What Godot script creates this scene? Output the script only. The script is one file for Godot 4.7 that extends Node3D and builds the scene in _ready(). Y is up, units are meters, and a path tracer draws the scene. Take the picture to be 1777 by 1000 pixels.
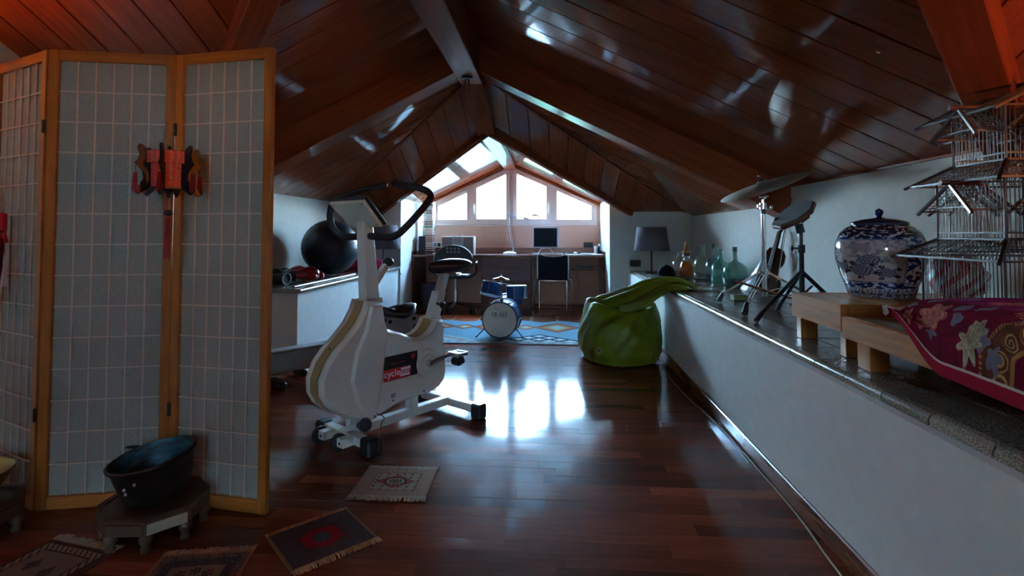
extends Node3D
# An attic room under a varnished gable ceiling, seen from its near end towards the dormer window.
# Units are metres; the camera stands at x 0, z 0 and the room runs towards -z.

var M := {}
var used := {}
var sg := 1
var rng := RandomNumberGenerator.new()

func _ready() -> void:
	rng.seed = 7
	setup_view()
	make_materials()
	build_outdoors()
	build_shell()
	build_ceiling()
	build_lamps()
	build_window()
	build_ledges()
	build_screen()
	build_bike()
	build_desk()
	build_desk_things()
	build_chairs()
	build_drums()
	build_rugs()
	build_bean_bag()
	build_left_ledge_things()
	build_right_ledge_things()
	build_benches()
	build_jar()
	build_cage()
	build_blanket()
	build_low_tables()
	build_lantern()
	build_small_things()

# ------------------------------------------------------------------ view and light
func setup_view() -> void:
	var cam := Camera3D.new()
	cam.name = "camera"
	cam.position = Vector3(0, 1.05, 0)
	cam.rotation_degrees = Vector3(2.0, 4.271, 0)
	cam.projection = Camera3D.PROJECTION_FRUSTUM
	cam.near = 0.05
	cam.far = 400.0
	cam.size = 0.05 * 1000.0 / 930.0
	cam.frustum_offset = Vector2(0, -0.05 * 128.5 / 930.0)
	add_child(cam)
	cam.current = true
	var env := Environment.new()
	env.background_mode = Environment.BG_SKY
	var sky := Sky.new()
	var sm := ProceduralSkyMaterial.new()
	sm.sky_top_color = Color(0.54, 0.77, 0.98)
	sm.sky_horizon_color = Color(0.76, 0.90, 0.97)
	sm.ground_horizon_color = Color(0.76, 0.90, 0.97)
	sm.ground_bottom_color = Color(0.42, 0.44, 0.42)
	sm.sky_curve = 0.2
	sky.sky_material = sm
	env.sky = sky
	env.background_energy_multiplier = 46.0
	env.tonemap_mode = Environment.TONE_MAPPER_LINEAR
	env.tonemap_exposure = 4.6
	env.sdfgi_enabled = true
	env.ssao_enabled = true
	env.ssil_enabled = true
	var we := WorldEnvironment.new()
	we.name = "environment"
	we.environment = env
	add_child(we)

# ------------------------------------------------------------------ helpers: scene tree
func numbered(n: String) -> String:
	if not used.has(n):
		used[n] = 0
		return n
	used[n] += 1
	return "%s_%03d" % [n, used[n]]

func tag(o: Node3D, label: String, category: String, group := "") -> Node3D:
	o.set_meta("label", label)
	o.set_meta("category", category)
	if group != "":
		o.set_meta("group", group)
	return o

func thing(called: String, label: String, category: String, at := Vector3.ZERO, turn := 0.0, group := "") -> Node3D:
	var o := Node3D.new()
	o.name = numbered(called)
	add_child(o)
	o.position = at
	o.rotation.y = turn
	return tag(o, label, category, group)

func structure(called: String) -> Node3D:
	var o := Node3D.new()
	o.name = numbered(called)
	o.set_meta("kind", "structure")
	add_child(o)
	return o

func copy_of(src: Node3D, at: Vector3, turn := 0.0, label := "") -> Node3D:
	var base := String(src.name)
	var r: Node3D = src.duplicate()
	r.name = numbered(base)
	add_child(r)
	r.position = at
	r.rotation.y = turn
	if label != "":
		r.set_meta("label", label)
	return r

func put(st: SurfaceTool, called: String, mat: Material, parent: Node = null, stuff := false) -> MeshInstance3D:
	st.generate_normals()
	var o := MeshInstance3D.new()
	o.mesh = st.commit()
	o.material_override = null
	o.mesh.surface_set_material(0, mat)
	if parent == null:
		o.name = numbered(called)
		add_child(o)
	else:
		o.name = called
		parent.add_child(o, true)
	if stuff:
		o.set_meta("kind", "stuff")
	return o

func same(mesh: Mesh, called: String, parent: Node, xf: Transform3D) -> MeshInstance3D:
	var o := MeshInstance3D.new()
	o.mesh = mesh
	o.name = called
	o.transform = xf
	parent.add_child(o, true)
	return o

func struct_mesh(st: SurfaceTool, called: String, mat: Material) -> MeshInstance3D:
	var o := put(st, called, mat)
	o.set_meta("kind", "structure")
	return o

# ------------------------------------------------------------------ helpers: shapes (corners run counter-clockwise seen from outside)
func nb() -> SurfaceTool:
	var st := SurfaceTool.new()
	st.begin(Mesh.PRIMITIVE_TRIANGLES)
	return st

func vx(st: SurfaceTool, p: Vector3, uv: Vector2) -> void:
	st.set_uv(uv)
	st.add_vertex(p)

func tri(st: SurfaceTool, a: Vector3, b: Vector3, c: Vector3, ua := Vector2.ZERO, ub := Vector2.ZERO, uc := Vector2.ZERO) -> void:
	vx(st, a, ua); vx(st, c, uc); vx(st, b, ub)

func quad(st: SurfaceTool, a: Vector3, b: Vector3, c: Vector3, d: Vector3, ua := Vector2.ZERO, ub := Vector2.ZERO, uc := Vector2.ZERO, ud := Vector2.ZERO) -> void:
	tri(st, a, b, c, ua, ub, uc)
	tri(st, a, c, d, ua, uc, ud)

func flat(st: SurfaceTool) -> void:
	st.set_smooth_group(-1)

func smooth(st: SurfaceTool) -> void:
	sg += 1
	st.set_smooth_group(sg)

# a box, its edges chamfered by bev
func box(st: SurfaceTool, c: Vector3, s: Vector3, bas := Basis(), bev := 0.0) -> void:
	flat(st)
	var h := s * 0.5
	var b := minf(bev, minf(h.x, minf(h.y, h.z)) * 0.9)
	var long := 0
	if s.y > s[long]: long = 1
	if s.z > s[long]: long = 2
	for ax in 3:
		var i := (ax + 1) % 3
		var j := (ax + 2) % 3
		for sgn in [-1.0, 1.0]:
			var q := []
			var w := []
			for k in [[-1.0, -1.0], [1.0, -1.0], [1.0, 1.0], [-1.0, 1.0]]:
				var p := Vector3.ZERO
				p[ax] = sgn * h[ax]
				p[i] = k[0] * (h[i] - b)
				p[j] = k[1] * (h[j] - b)
				q.append(c + bas * p)
				var u: float = p[i]
				var v: float = p[j]
				if long == j or (long == ax and s[j] > s[i]):
					u = p[j]; v = p[i]
				w.append(Vector2(u + c.x * 3.1, v + c.y * 2.3 + c.z * 1.7))
			if sgn > 0:
				quad(st, q[0], q[1], q[2], q[3], w[0], w[1], w[2], w[3])
			else:
				quad(st, q[3], q[2], q[1], q[0], w[3], w[2], w[1], w[0])
	if b <= 0.0:
		return
	for ax in 3:
		var i := (ax + 1) % 3
		var j := (ax + 2) % 3
		for si in [-1.0, 1.0]:
			for sj in [-1.0, 1.0]:
				var a0 := Vector3.ZERO; var a1 := Vector3.ZERO; var b0 := Vector3.ZERO; var b1 := Vector3.ZERO
				a0[ax] = -h[ax] + b; a1[ax] = h[ax] - b
				b0[ax] = -h[ax] + b; b1[ax] = h[ax] - b
				a0[i] = si * h[i]; a1[i] = si * h[i]; a0[j] = sj * (h[j] - b); a1[j] = sj * (h[j] - b)
				b0[i] = si * (h[i] - b); b1[i] = si * (h[i] - b); b0[j] = sj * h[j]; b1[j] = sj * h[j]
				if si * sj > 0:
					quad(st, c + bas * a0, c + bas * b0, c + bas * b1, c + bas * a1)
					# orientation is settled by ends below
				else:
					quad(st, c + bas * a1, c + bas * b1, c + bas * b0, c + bas * a0)
	for sx in [-1.0, 1.0]:
		for sy in [-1.0, 1.0]:
			for sz in [-1.0, 1.0]:
				var px := Vector3(sx * h.x, sy * (h.y - b), sz * (h.z - b))
				var py := Vector3(sx * (h.x - b), sy * h.y, sz * (h.z - b))
				var pz := Vector3(sx * (h.x - b), sy * (h.y - b), sz * h.z)
				if sx * sy * sz > 0:
					tri(st, c + bas * px, c + bas * py, c + bas * pz)
				else:
					tri(st, c + bas * px, c + bas * pz, c + bas * py)

# a box between two corners
func bx(st: SurfaceTool, lo: Vector3, hi: Vector3, bev := 0.0) -> void:
	box(st, (lo + hi) * 0.5, (hi - lo).abs(), Basis(), bev)

func frame_of(d: Vector3) -> Basis:
	var z := d.normalized()
	var x := Vector3.UP.cross(z)
	if x.length() < 0.01:
		x = Vector3.RIGHT
	x = x.normalized()
	return Basis(x, z.cross(x), z)

# a bar of rectangular section from p0 to p1; w is its width sideways, t its height
func bar(st: SurfaceTool, p0: Vector3, p1: Vector3, w: float, t: float, bev := 0.0) -> void:
	box(st, (p0 + p1) * 0.5, Vector3(w, t, p0.distance_to(p1)), frame_of(p1 - p0), bev)

func cyl(st: SurfaceTool, p0: Vector3, p1: Vector3, r0: float, r1 := -1.0, n := 12, caps := true) -> void:
	if r1 < 0.0:
		r1 = r0
	var f := frame_of(p1 - p0)
	smooth(st)
	for i in n:
		var a := TAU * i / n
		var b := TAU * (i + 1) / n
		var da := f.x * cos(a) + f.y * sin(a)
		var db := f.x * cos(b) + f.y * sin(b)
		quad(st, p0 + da * r0, p0 + db * r0, p1 + db * r1, p1 + da * r1, Vector2(float(i) / n, 0), Vector2(float(i + 1) / n, 0), Vector2(float(i + 1) / n, 1), Vector2(float(i) / n, 1))
	if caps:
		flat(st)
		for i in n:
			var a := TAU * i / n
			var b := TAU * (i + 1) / n
			var da := f.x * cos(a) + f.y * sin(a)
			var db := f.x * cos(b) + f.y * sin(b)
			var ua := Vector2(cos(a), sin(a)) * 0.5 + Vector2(0.5, 0.5)
			var ub := Vector2(cos(b), sin(b)) * 0.5 + Vector2(0.5, 0.5)
			if r1 > 0.0:
				tri(st, p1, p1 + da * r1, p1 + db * r1, Vector2(0.5, 0.5), ua, ub)
			if r0 > 0.0:
				tri(st, p0, p0 + db * r0, p0 + da * r0, Vector2(0.5, 0.5), ub, ua)

# rounds the corners of a path
func curve(pts: Array, steps := 6) -> Array:
	var c := Curve3D.new()
	for i in pts.size():
		var t := Vector3.ZERO
		if i > 0 and i < pts.size() - 1:
			t = (pts[i + 1] - pts[i - 1]) * 0.19
		c.add_point(pts[i], -t, t)
	var out := []
	for i in pts.size() - 1:
		for k in steps:
			out.append(c.sample(i, float(k) / steps))
	out.append(pts[-1])
	return out

func tube(st: SurfaceTool, pts: Array, r: float, n := 8, r_end := -1.0, closed := false) -> void:
	if r_end < 0.0:
		r_end = r
	smooth(st)
	var rings := []
	var x := Vector3.ZERO
	var m := pts.size()
	for i in m:
		var d: Vector3
		if closed:
			d = pts[(i + 1) % m] - pts[(i - 1 + m) % m]
		else:
			d = pts[mini(i + 1, m - 1)] - pts[maxi(i - 1, 0)]
		d = d.normalized()
		if i == 0:
			x = frame_of(d).x
		x = (x - d * x.dot(d)).normalized()
		var y := d.cross(x)
		var rr := lerpf(r, r_end, float(i) / maxi(1, m - 1))
		var ring := []
		for k in n:
			var a := TAU * k / n
			ring.append(pts[i] + (x * cos(a) + y * sin(a)) * rr)
		rings.append(ring)
	for i in (m if closed else m - 1):
		var r0: Array = rings[i]
		var r1: Array = rings[(i + 1) % m]
		for k in n:
			var k2 := (k + 1) % n
			quad(st, r0[k], r0[k2], r1[k2], r1[k], Vector2(float(k) / n, i), Vector2(float(k + 1) / n, i), Vector2(float(k + 1) / n, i + 1), Vector2(float(k) / n, i + 1))
	if not closed:
		flat(st)
		for k in range(1, n - 1):
			tri(st, rings[0][0], rings[0][k + 1], rings[0][k])
			tri(st, rings[-1][0], rings[-1][k], rings[-1][k + 1])

# turns a profile of (radius, height) points, given upwards, about the y axis of xf
func lathe(st: SurfaceTool, prof: Array, n := 24, xf := Transform3D(), hard := false) -> void:
	var total := 0.0
	for i in prof.size() - 1:
		total += prof[i].distance_to(prof[i + 1])
	var run := 0.0
	smooth(st)
	for i in prof.size() - 1:
		if hard:
			smooth(st)
		var p: Vector2 = prof[i]
		var q: Vector2 = prof[i + 1]
		var v0 := 1.0 - run / total
		run += p.distance_to(q)
		var v1 := 1.0 - run / total
		for k in n:
			var a := TAU * k / n
			var b := TAU * (k + 1) / n
			var ua := float(k) / n
			var ub := float(k + 1) / n
			var pa := xf * Vector3(p.x * cos(a), p.y, p.x * sin(a))
			var pb := xf * Vector3(p.x * cos(b), p.y, p.x * sin(b))
			var qa := xf * Vector3(q.x * cos(a), q.y, q.x * sin(a))
			var qb := xf * Vector3(q.x * cos(b), q.y, q.x * sin(b))
			if p.x < 1e-5:
				tri(st, pa, qa, qb, Vector2(ua, v0), Vector2(ua, v1), Vector2(ub, v1))
			elif q.x < 1e-5:
				tri(st, pa, qa, pb, Vector2(ua, v0), Vector2(ua, v1), Vector2(ub, v0))
			else:
				quad(st, pa, qa, qb, pb, Vector2(ua, v0), Vector2(ua, v1), Vector2(ub, v1), Vector2(ub, v0))

func ccw(poly: PackedVector2Array) -> PackedVector2Array:
	var p := poly.duplicate()
	if Geometry2D.is_polygon_clockwise(p):
		p.reverse()
	return p

# Is the polygon counter-clockwise by its signed area (x right, y up)?
func area2(p: PackedVector2Array) -> float:
	var s := 0.0
	for i in p.size():
		s += p[i].cross(p[(i + 1) % p.size()])
	return s

func left_turning(poly: PackedVector2Array) -> PackedVector2Array:
	var p := poly.duplicate()
	if area2(p) < 0.0:
		p.reverse()
	return p

# an outline in the x-y plane of xf drawn out from z0 to z1; bev insets both faces
func prism(st: SurfaceTool, poly: PackedVector2Array, z0: float, z1: float, xf := Transform3D(), bev := 0.0, uv_off := Vector2.ZERO, round_sides := false) -> void:
	var p := left_turning(poly)
	var n := p.size()
	var top := p
	if bev > 0.0:
		top = inset(p, bev)
	var idx := Geometry2D.triangulate_polygon(top)
	flat(st)
	for t in range(0, idx.size(), 3):
		var a := top[idx[t]]
		var b := top[idx[t + 1]]
		var c := top[idx[t + 2]]
		if (b - a).cross(c - a) < 0.0:
			var sw := b
			b = c
			c = sw
		tri(st, xf * Vector3(a.x, a.y, z1), xf * Vector3(b.x, b.y, z1), xf * Vector3(c.x, c.y, z1), a + uv_off, b + uv_off, c + uv_off)
		tri(st, xf * Vector3(a.x, a.y, z0), xf * Vector3(c.x, c.y, z0), xf * Vector3(b.x, b.y, z0), a + uv_off, c + uv_off, b + uv_off)
	if round_sides:
		smooth(st)
	var s0 := z0 + bev
	var s1 := z1 - bev
	for i in n:
		var a := p[i]
		var b := p[(i + 1) % n]
		quad(st, xf * Vector3(a.x, a.y, s0), xf * Vector3(b.x, b.y, s0), xf * Vector3(b.x, b.y, s1), xf * Vector3(a.x, a.y, s1), a + uv_off, b + uv_off, b + uv_off + Vector2(0, s1 - s0), a + uv_off + Vector2(0, s1 - s0))
	if bev > 0.0:
		for i in n:
			var j := (i + 1) % n
			quad(st, xf * Vector3(p[i].x, p[i].y, s1), xf * Vector3(p[j].x, p[j].y, s1), xf * Vector3(top[j].x, top[j].y, z1), xf * Vector3(top[i].x, top[i].y, z1))
			quad(st, xf * Vector3(top[i].x, top[i].y, z0), xf * Vector3(top[j].x, top[j].y, z0), xf * Vector3(p[j].x, p[j].y, s0), xf * Vector3(p[i].x, p[i].y, s0))

# the outline moved inwards by w (mitred; same number of points)
func inset(poly: PackedVector2Array, w: float) -> PackedVector2Array:
	var p := left_turning(poly)
	var n := p.size()
	var out := PackedVector2Array()
	for i in n:
		var a := p[(i - 1 + n) % n]
		var b := p[i]
		var c := p[(i + 1) % n]
		var d0 := (b - a).normalized()
		var d1 := (c - b).normalized()
		var n0 := Vector2(-d0.y, d0.x)
		var n1 := Vector2(-d1.y, d1.x)
		var mid := n0 + n1
		var k := w / maxf(0.35, 1.0 + n0.dot(n1))
		out.append(b + mid * k)
	return out

# the ring between an outline and its inset, as a solid
func ring(st: SurfaceTool, outer: PackedVector2Array, inner: PackedVector2Array, z0: float, z1: float, xf := Transform3D()) -> void:
	flat(st)
	var o := left_turning(outer)
	var n := o.size()
	for i in n:
		var j := (i + 1) % n
		var a := o[i]; var b := o[j]; var c := inner[j]; var d := inner[i]
		quad(st, xf * Vector3(a.x, a.y, z1), xf * Vector3(b.x, b.y, z1), xf * Vector3(c.x, c.y, z1), xf * Vector3(d.x, d.y, z1), a, b, c, d)
		quad(st, xf * Vector3(d.x, d.y, z0), xf * Vector3(c.x, c.y, z0), xf * Vector3(b.x, b.y, z0), xf * Vector3(a.x, a.y, z0), d, c, b, a)
		quad(st, xf * Vector3(a.x, a.y, z0), xf * Vector3(b.x, b.y, z0), xf * Vector3(b.x, b.y, z1), xf * Vector3(a.x, a.y, z1))
		quad(st, xf * Vector3(c.x, c.y, z0), xf * Vector3(d.x, d.y, z0), xf * Vector3(d.x, d.y, z1), xf * Vector3(c.x, c.y, z1))

# a surface given by fn(u, v) on a grid; u closes when closed
func sheet(st: SurfaceTool, nu: int, nv: int, fn: Callable, flip := false) -> void:
	smooth(st)
	var g := []
	for i in nu + 1:
		var row := []
		for j in nv + 1:
			row.append(fn.call(float(i) / nu, float(j) / nv))
		g.append(row)
	for i in nu:
		for j in nv:
			var ua := Vector2(float(i) / nu, float(j) / nv)
			var ub := Vector2(float(i + 1) / nu, float(j) / nv)
			var uc := Vector2(float(i + 1) / nu, float(j + 1) / nv)
			var ud := Vector2(float(i) / nu, float(j + 1) / nv)
			if flip:
				quad(st, g[i][j + 1], g[i + 1][j + 1], g[i + 1][j], g[i][j], ud, uc, ub, ua)
			else:
				quad(st, g[i][j], g[i + 1][j], g[i + 1][j + 1], g[i][j + 1], ua, ub, uc, ud)

func ball(st: SurfaceTool, c: Vector3, r: Vector3, n := 16, bas := Basis()) -> void:
	var prof := []
	var m := maxi(4, n / 2)
	for i in m + 1:
		var a := -PI / 2 + PI * i / m
		prof.append(Vector2(maxf(0.0, cos(a)) if i > 0 and i < m else 0.0, sin(a)))
	lathe(st, prof, n, Transform3D(bas * Basis.from_scale(r), c))

func v2(a: Array) -> PackedVector2Array:
	var p := PackedVector2Array()
	for q in a:
		p.append(Vector2(q[0], q[1]))
	return p

func lettering(text: String, size: float, depth: float, mat: Material, parent: Node, xf: Transform3D, called := "lettering", bold := true, font_name := "Droid Sans") -> MeshInstance3D:
	var f := SystemFont.new()
	f.font_names = PackedStringArray([font_name])
	f.font_weight = 700 if bold else 400
	var tm := TextMesh.new()
	tm.text = text
	tm.font = f
	tm.font_size = 64
	tm.pixel_size = size / 64.0
	tm.depth = depth
	tm.material = mat
	var o := MeshInstance3D.new()
	o.name = called
	o.mesh = tm
	o.transform = xf
	parent.add_child(o, true)
	return o

# ------------------------------------------------------------------ materials
func noise_tex(freq: float, lo: float, hi: float, seed_no: int, w := 256, h := 256, normal := false, octaves := 4) -> NoiseTexture2D:
	var n := FastNoiseLite.new()
	n.seed = seed_no
	n.noise_type = FastNoiseLite.TYPE_SIMPLEX_SMOOTH
	n.frequency = freq
	n.fractal_octaves = octaves
	var t := NoiseTexture2D.new()
	t.width = w
	t.height = h
	t.seamless = true
	t.noise = n
	if normal:
		t.as_normal_map = true
		t.bump_strength = 4.0
	else:
		var g := Gradient.new()
		g.set_color(0, Color(lo, lo, lo))
		g.set_color(1, Color(hi, hi, hi))
		t.color_ramp = g
	return t

func mk(called: String, c: Color, rough := 0.5, metal := 0.0, spec := 0.5) -> StandardMaterial3D:
	var m := StandardMaterial3D.new()
	m.resource_name = called
	m.albedo_color = c
	m.roughness = rough
	m.metallic = metal
	m.metallic_specular = spec
	M[called] = m
	return m

func lin(r: float, g: float, b: float) -> Color:
	return Color(r, g, b).linear_to_srgb()

func wood(called: String, c: Color, rough: float, scale := Vector3(0.5, 6, 1), coat := 0.0) -> StandardMaterial3D:
	var m := mk(called, c, rough)
	m.albedo_texture = M_grain
	m.uv1_scale = scale
	m.roughness_texture = M_rough
	m.roughness_texture_channel = BaseMaterial3D.TEXTURE_CHANNEL_RED
	if coat > 0.0:
		m.clearcoat_enabled = true
		m.clearcoat = coat
		m.clearcoat_roughness = 0.1
	return m

var M_grain: NoiseTexture2D
var M_rough: NoiseTexture2D
var M_fine: NoiseTexture2D
var M_bump: NoiseTexture2D

func plaster(called: String, c: Color) -> StandardMaterial3D:
	var m := mk(called, c, 0.85, 0.0, 0.3)
	m.albedo_texture = M_fine
	m.uv1_triplanar = true
	m.uv1_world_triplanar = true
	m.uv1_scale = Vector3(1.3, 1.3, 1.3)
	return m

func cloth(called: String, c: Color, sheen := 0.3) -> StandardMaterial3D:
	var m := mk(called, c, 0.9, 0.0, 0.3)
	m.rim_enabled = true
	m.rim = sheen
	m.rim_tint = 0.6
	m.albedo_texture = M_fine
	m.uv1_triplanar = true
	m.uv1_scale = Vector3(9, 9, 9)
	return m

func glass(called: String, c: Color, body := 0.3) -> StandardMaterial3D:
	var m := mk(called, Color(c.r, c.g, c.b, body), 0.03)
	m.transparency = BaseMaterial3D.TRANSPARENCY_ALPHA
	return m

func make_materials() -> void:
	M_grain = noise_tex(0.012, 0.80, 1.0, 3, 512, 512, false, 5)
	M_rough = noise_tex(0.01, 0.88, 1.0, 5)
	M_fine = noise_tex(0.03, 0.965, 1.0, 8)
	M_bump = noise_tex(0.12, 0.0, 1.0, 9)
	# varnished boards of the ceiling, in three tones of the same stain
	for i in 3:
		var k: float = [0.95, 1.0, 1.06][i]
		var m := wood("ceiling_wood_%d" % i, lin(0.30 * k, 0.069 * k, 0.024 * k), 0.45, Vector3(0.22, 4, 1))
		m.metallic_specular = 0.05
		m.clearcoat_enabled = true
		m.clearcoat = 0.75
		m.clearcoat_roughness = 0.07
	wood("beam_wood", lin(0.285, 0.066, 0.024), 0.42, Vector3(0.22, 4, 1), 0.4).clearcoat_roughness = 0.14
	M.beam_wood.metallic_specular = 0.12
	wood("groove_wood", lin(0.05, 0.016, 0.009), 0.6)
	# red-brown parquet strips, five tones
	for i in 5:
		var k: float = [0.60, 0.85, 1.0, 1.35, 1.9][i]
		var m := wood("floor_wood_%d" % i, lin(0.175 * k, 0.042 * k, 0.019 * k), 0.38, Vector3(0.4, 7, 1))
		m.metallic_specular = 0.05
		m.clearcoat_enabled = true
		m.clearcoat = 0.65
		m.clearcoat_roughness = 0.085
	wood("floor_base", lin(0.03, 0.010, 0.006), 0.6)
	wood("skirting_wood", lin(0.19, 0.058, 0.022), 0.3, Vector3(0.5, 8, 1), 0.6)
	plaster("wall_paint", lin(0.58, 0.59, 0.56))
	plaster("alcove_bounce_tint", lin(0.62, 0.34, 0.25))  # peach stands in for light bounced off the red desk, painted into the wall
	mk("window_bounce_tint", lin(0.66, 0.49, 0.44), 0.35)  # pink of the warm interior bounce is mixed into the frame colour
	mk("chrome", lin(0.75, 0.76, 0.78), 0.12, 1.0)
	mk("steel", lin(0.5, 0.5, 0.52), 0.3, 1.0)
	mk("dark_iron", lin(0.035, 0.033, 0.032), 0.4, 0.7)
	mk("brass", lin(0.55, 0.36, 0.12), 0.28, 1.0)
	mk("black_plastic", lin(0.012, 0.013, 0.015), 0.35)
	mk("black_rubber", lin(0.016, 0.017, 0.019), 0.6)
	mk("white_plastic", lin(0.60, 0.58, 0.52), 0.25)
	mk("cream_plastic", lin(0.44, 0.35, 0.20), 0.35)
	mk("grey_plastic", lin(0.22, 0.22, 0.23), 0.4)
	mk("white_paper", lin(0.75, 0.75, 0.74), 0.8)
	var pane := mk("pane_glass", Color(0.9, 0.96, 1.0, 0.03), 0.02)
	pane.transparency = BaseMaterial3D.TRANSPARENCY_ALPHA

# ------------------------------------------------------------------ outdoors (seen only as daylight and in the varnish)
func build_outdoors() -> void:
	var lawn := mk("lawn_green", lin(0.022, 0.075, 0.003), 0.9, 0.0, 0.2)
	lawn.albedo_texture = noise_tex(0.02, 0.6, 1.0, 21)
	lawn.uv1_triplanar = true
	lawn.uv1_world_triplanar = true
	lawn.uv1_scale = Vector3(0.1, 0.1, 0.1)
	var st := nb()
	bx(st, Vector3(-70, -3.3, -120), Vector3(70, -3.0, -34))
	struct_mesh(st, "lawn", lawn)
	st = nb()
	var pave := mk("terrace_stone", lin(0.028, 0.05, 0.045), 0.8)
	bx(st, Vector3(-70, -3.3, -34), Vector3(70, -2.98, -9.2))
	struct_mesh(st, "terrace", pave)

# ------------------------------------------------------------------ shell of the room
func build_shell() -> void:
	var wp: Material = M.wall_paint
	# right wall over the ledge, far wall right of the alcove, walls of the alcove
	var st := nb()
	bx(st, Vector3(1.72, 0.583, -6.7), Vector3(1.9, 1.62, -1.5))
	struct_mesh(st, "wall_right", wp)
	st = nb()
	bx(st, Vector3(0.71, 0, -6.85), Vector3(1.80, 1.42, -6.7))
	struct_mesh(st, "wall_far_right", wp)
	st = nb()
	bx(st, Vector3(-2.80, 0, -6.85), Vector3(-1.92, 1.48, -6.7))
	struct_mesh(st, "wall_far_left", wp)
	st = nb()
	bx(st, Vector3(0.71, 0, -8.12), Vector3(0.86, 1.60, -6.85))
	struct_mesh(st, "wall_alcove_right", wp)
	st = nb()
	bx(st, Vector3(-2.07, 0, -8.12), Vector3(-1.92, 1.60, -6.85))
	struct_mesh(st, "wall_alcove_left", wp)
	# wall under and beside the window
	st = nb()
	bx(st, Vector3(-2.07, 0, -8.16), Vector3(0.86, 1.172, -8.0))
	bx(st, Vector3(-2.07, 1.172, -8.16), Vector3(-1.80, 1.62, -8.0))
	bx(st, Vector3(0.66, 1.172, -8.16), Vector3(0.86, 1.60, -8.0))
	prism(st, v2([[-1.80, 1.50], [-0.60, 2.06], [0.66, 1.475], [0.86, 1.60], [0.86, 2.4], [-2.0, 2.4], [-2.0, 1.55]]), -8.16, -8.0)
	struct_mesh(st, "wall_window", M.alcove_bounce_tint)
	# left wall over the left ledge and the walls of the side rooms
	st = nb()
	bx(st, Vector3(-2.80, 0.615, -6.7), Vector3(-2.65, 1.75, -3.72))
	struct_mesh(st, "wall_left", wp)
	st = nb()
	bx(st, Vector3(-3.2, 0, -3.87), Vector3(-2.65, 1.75, -3.72))
	struct_mesh(st, "wall_wing_left", wp)
	st = nb()
	bx(st, Vector3(-3.1, 0, -3.9), Vector3(-2.95, 3.3, 3.1))
	struct_mesh(st, "wall_side_left", wp)
	st = nb()
	bx(st, Vector3(3.0, 0, -1.2), Vector3(3.15, 3.3, 3.1))
	struct_mesh(st, "wall_side_right", wp)
	st = nb()
	bx(st, Vector3(1.9, 0, -1.2), Vector3(3.15, 3.3, -1.05))
	struct_mesh(st, "wall_wing_right", wp)
	st = nb()
	bx(st, Vector3(-3.1, 0, 2.95), Vector3(-0.28, 3.3, 3.1))
	bx(st, Vector3(0.18, 0, 2.95), Vector3(3.15, 3.3, 3.1))
	bx(st, Vector3(-0.28, 0, 2.95), Vector3(0.18, 1.47, 3.1))
	bx(st, Vector3(-0.28, 1.83, 2.95), Vector3(0.18, 3.3, 3.1))
	struct_mesh(st, "wall_back", wp)
	# outer roof, so that daylight enters through the windows only
	st = nb()
	bx(st, Vector3(-3.3, 3.3, -8.3), Vector3(3.3, 3.45, 3.3))
	bx(st, Vector3(-3.3, 1.3, -8.3), Vector3(-3.1, 3.45, -3.9))
	bx(st, Vector3(1.9, -0.1, -8.3), Vector3(2.05, 3.45, -1.05))
	bx(st, Vector3(-3.3, 2.3, -8.3), Vector3(2.05, 3.45, -8.16))
	bx(st, Vector3(-3.3, 1.3, -8.3), Vector3(-2.0, 3.45, -8.1))
	bx(st, Vector3(0.80, 1.3, -8.3), Vector3(2.05, 3.45, -8.1))
	bx(st, Vector3(-3.3, -0.1, -8.3), Vector3(-2.07, 1.4, -6.85))
	bx(st, Vector3(0.86, -0.1, -8.3), Vector3(2.05, 1.4, -6.85))
	bx(st, Vector3(-3.3, -0.1, -6.9), Vector3(-2.8, 1.5, -3.9))
	struct_mesh(st, "roof", M.groove_wood)
	build_floor()
	# skirting boards
	st = nb()
	bx(st, Vector3(0.912, 0, -6.7), Vector3(0.926, 0.08, -0.6), 0.004)
	struct_mesh(st, "baseboard_right", M.skirting_wood)
	st = nb()
	bx(st, Vector3(-1.944, 0, -7.98), Vector3(-1.93, 0.08, -3.98), 0.004)
	struct_mesh(st, "baseboard_left", M.skirting_wood)
	st = nb()
	bx(st, Vector3(0.71, 0, -6.7), Vector3(0.93, 0.08, -6.686), 0.004)
	struct_mesh(st, "baseboard_far", M.skirting_wood)

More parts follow.
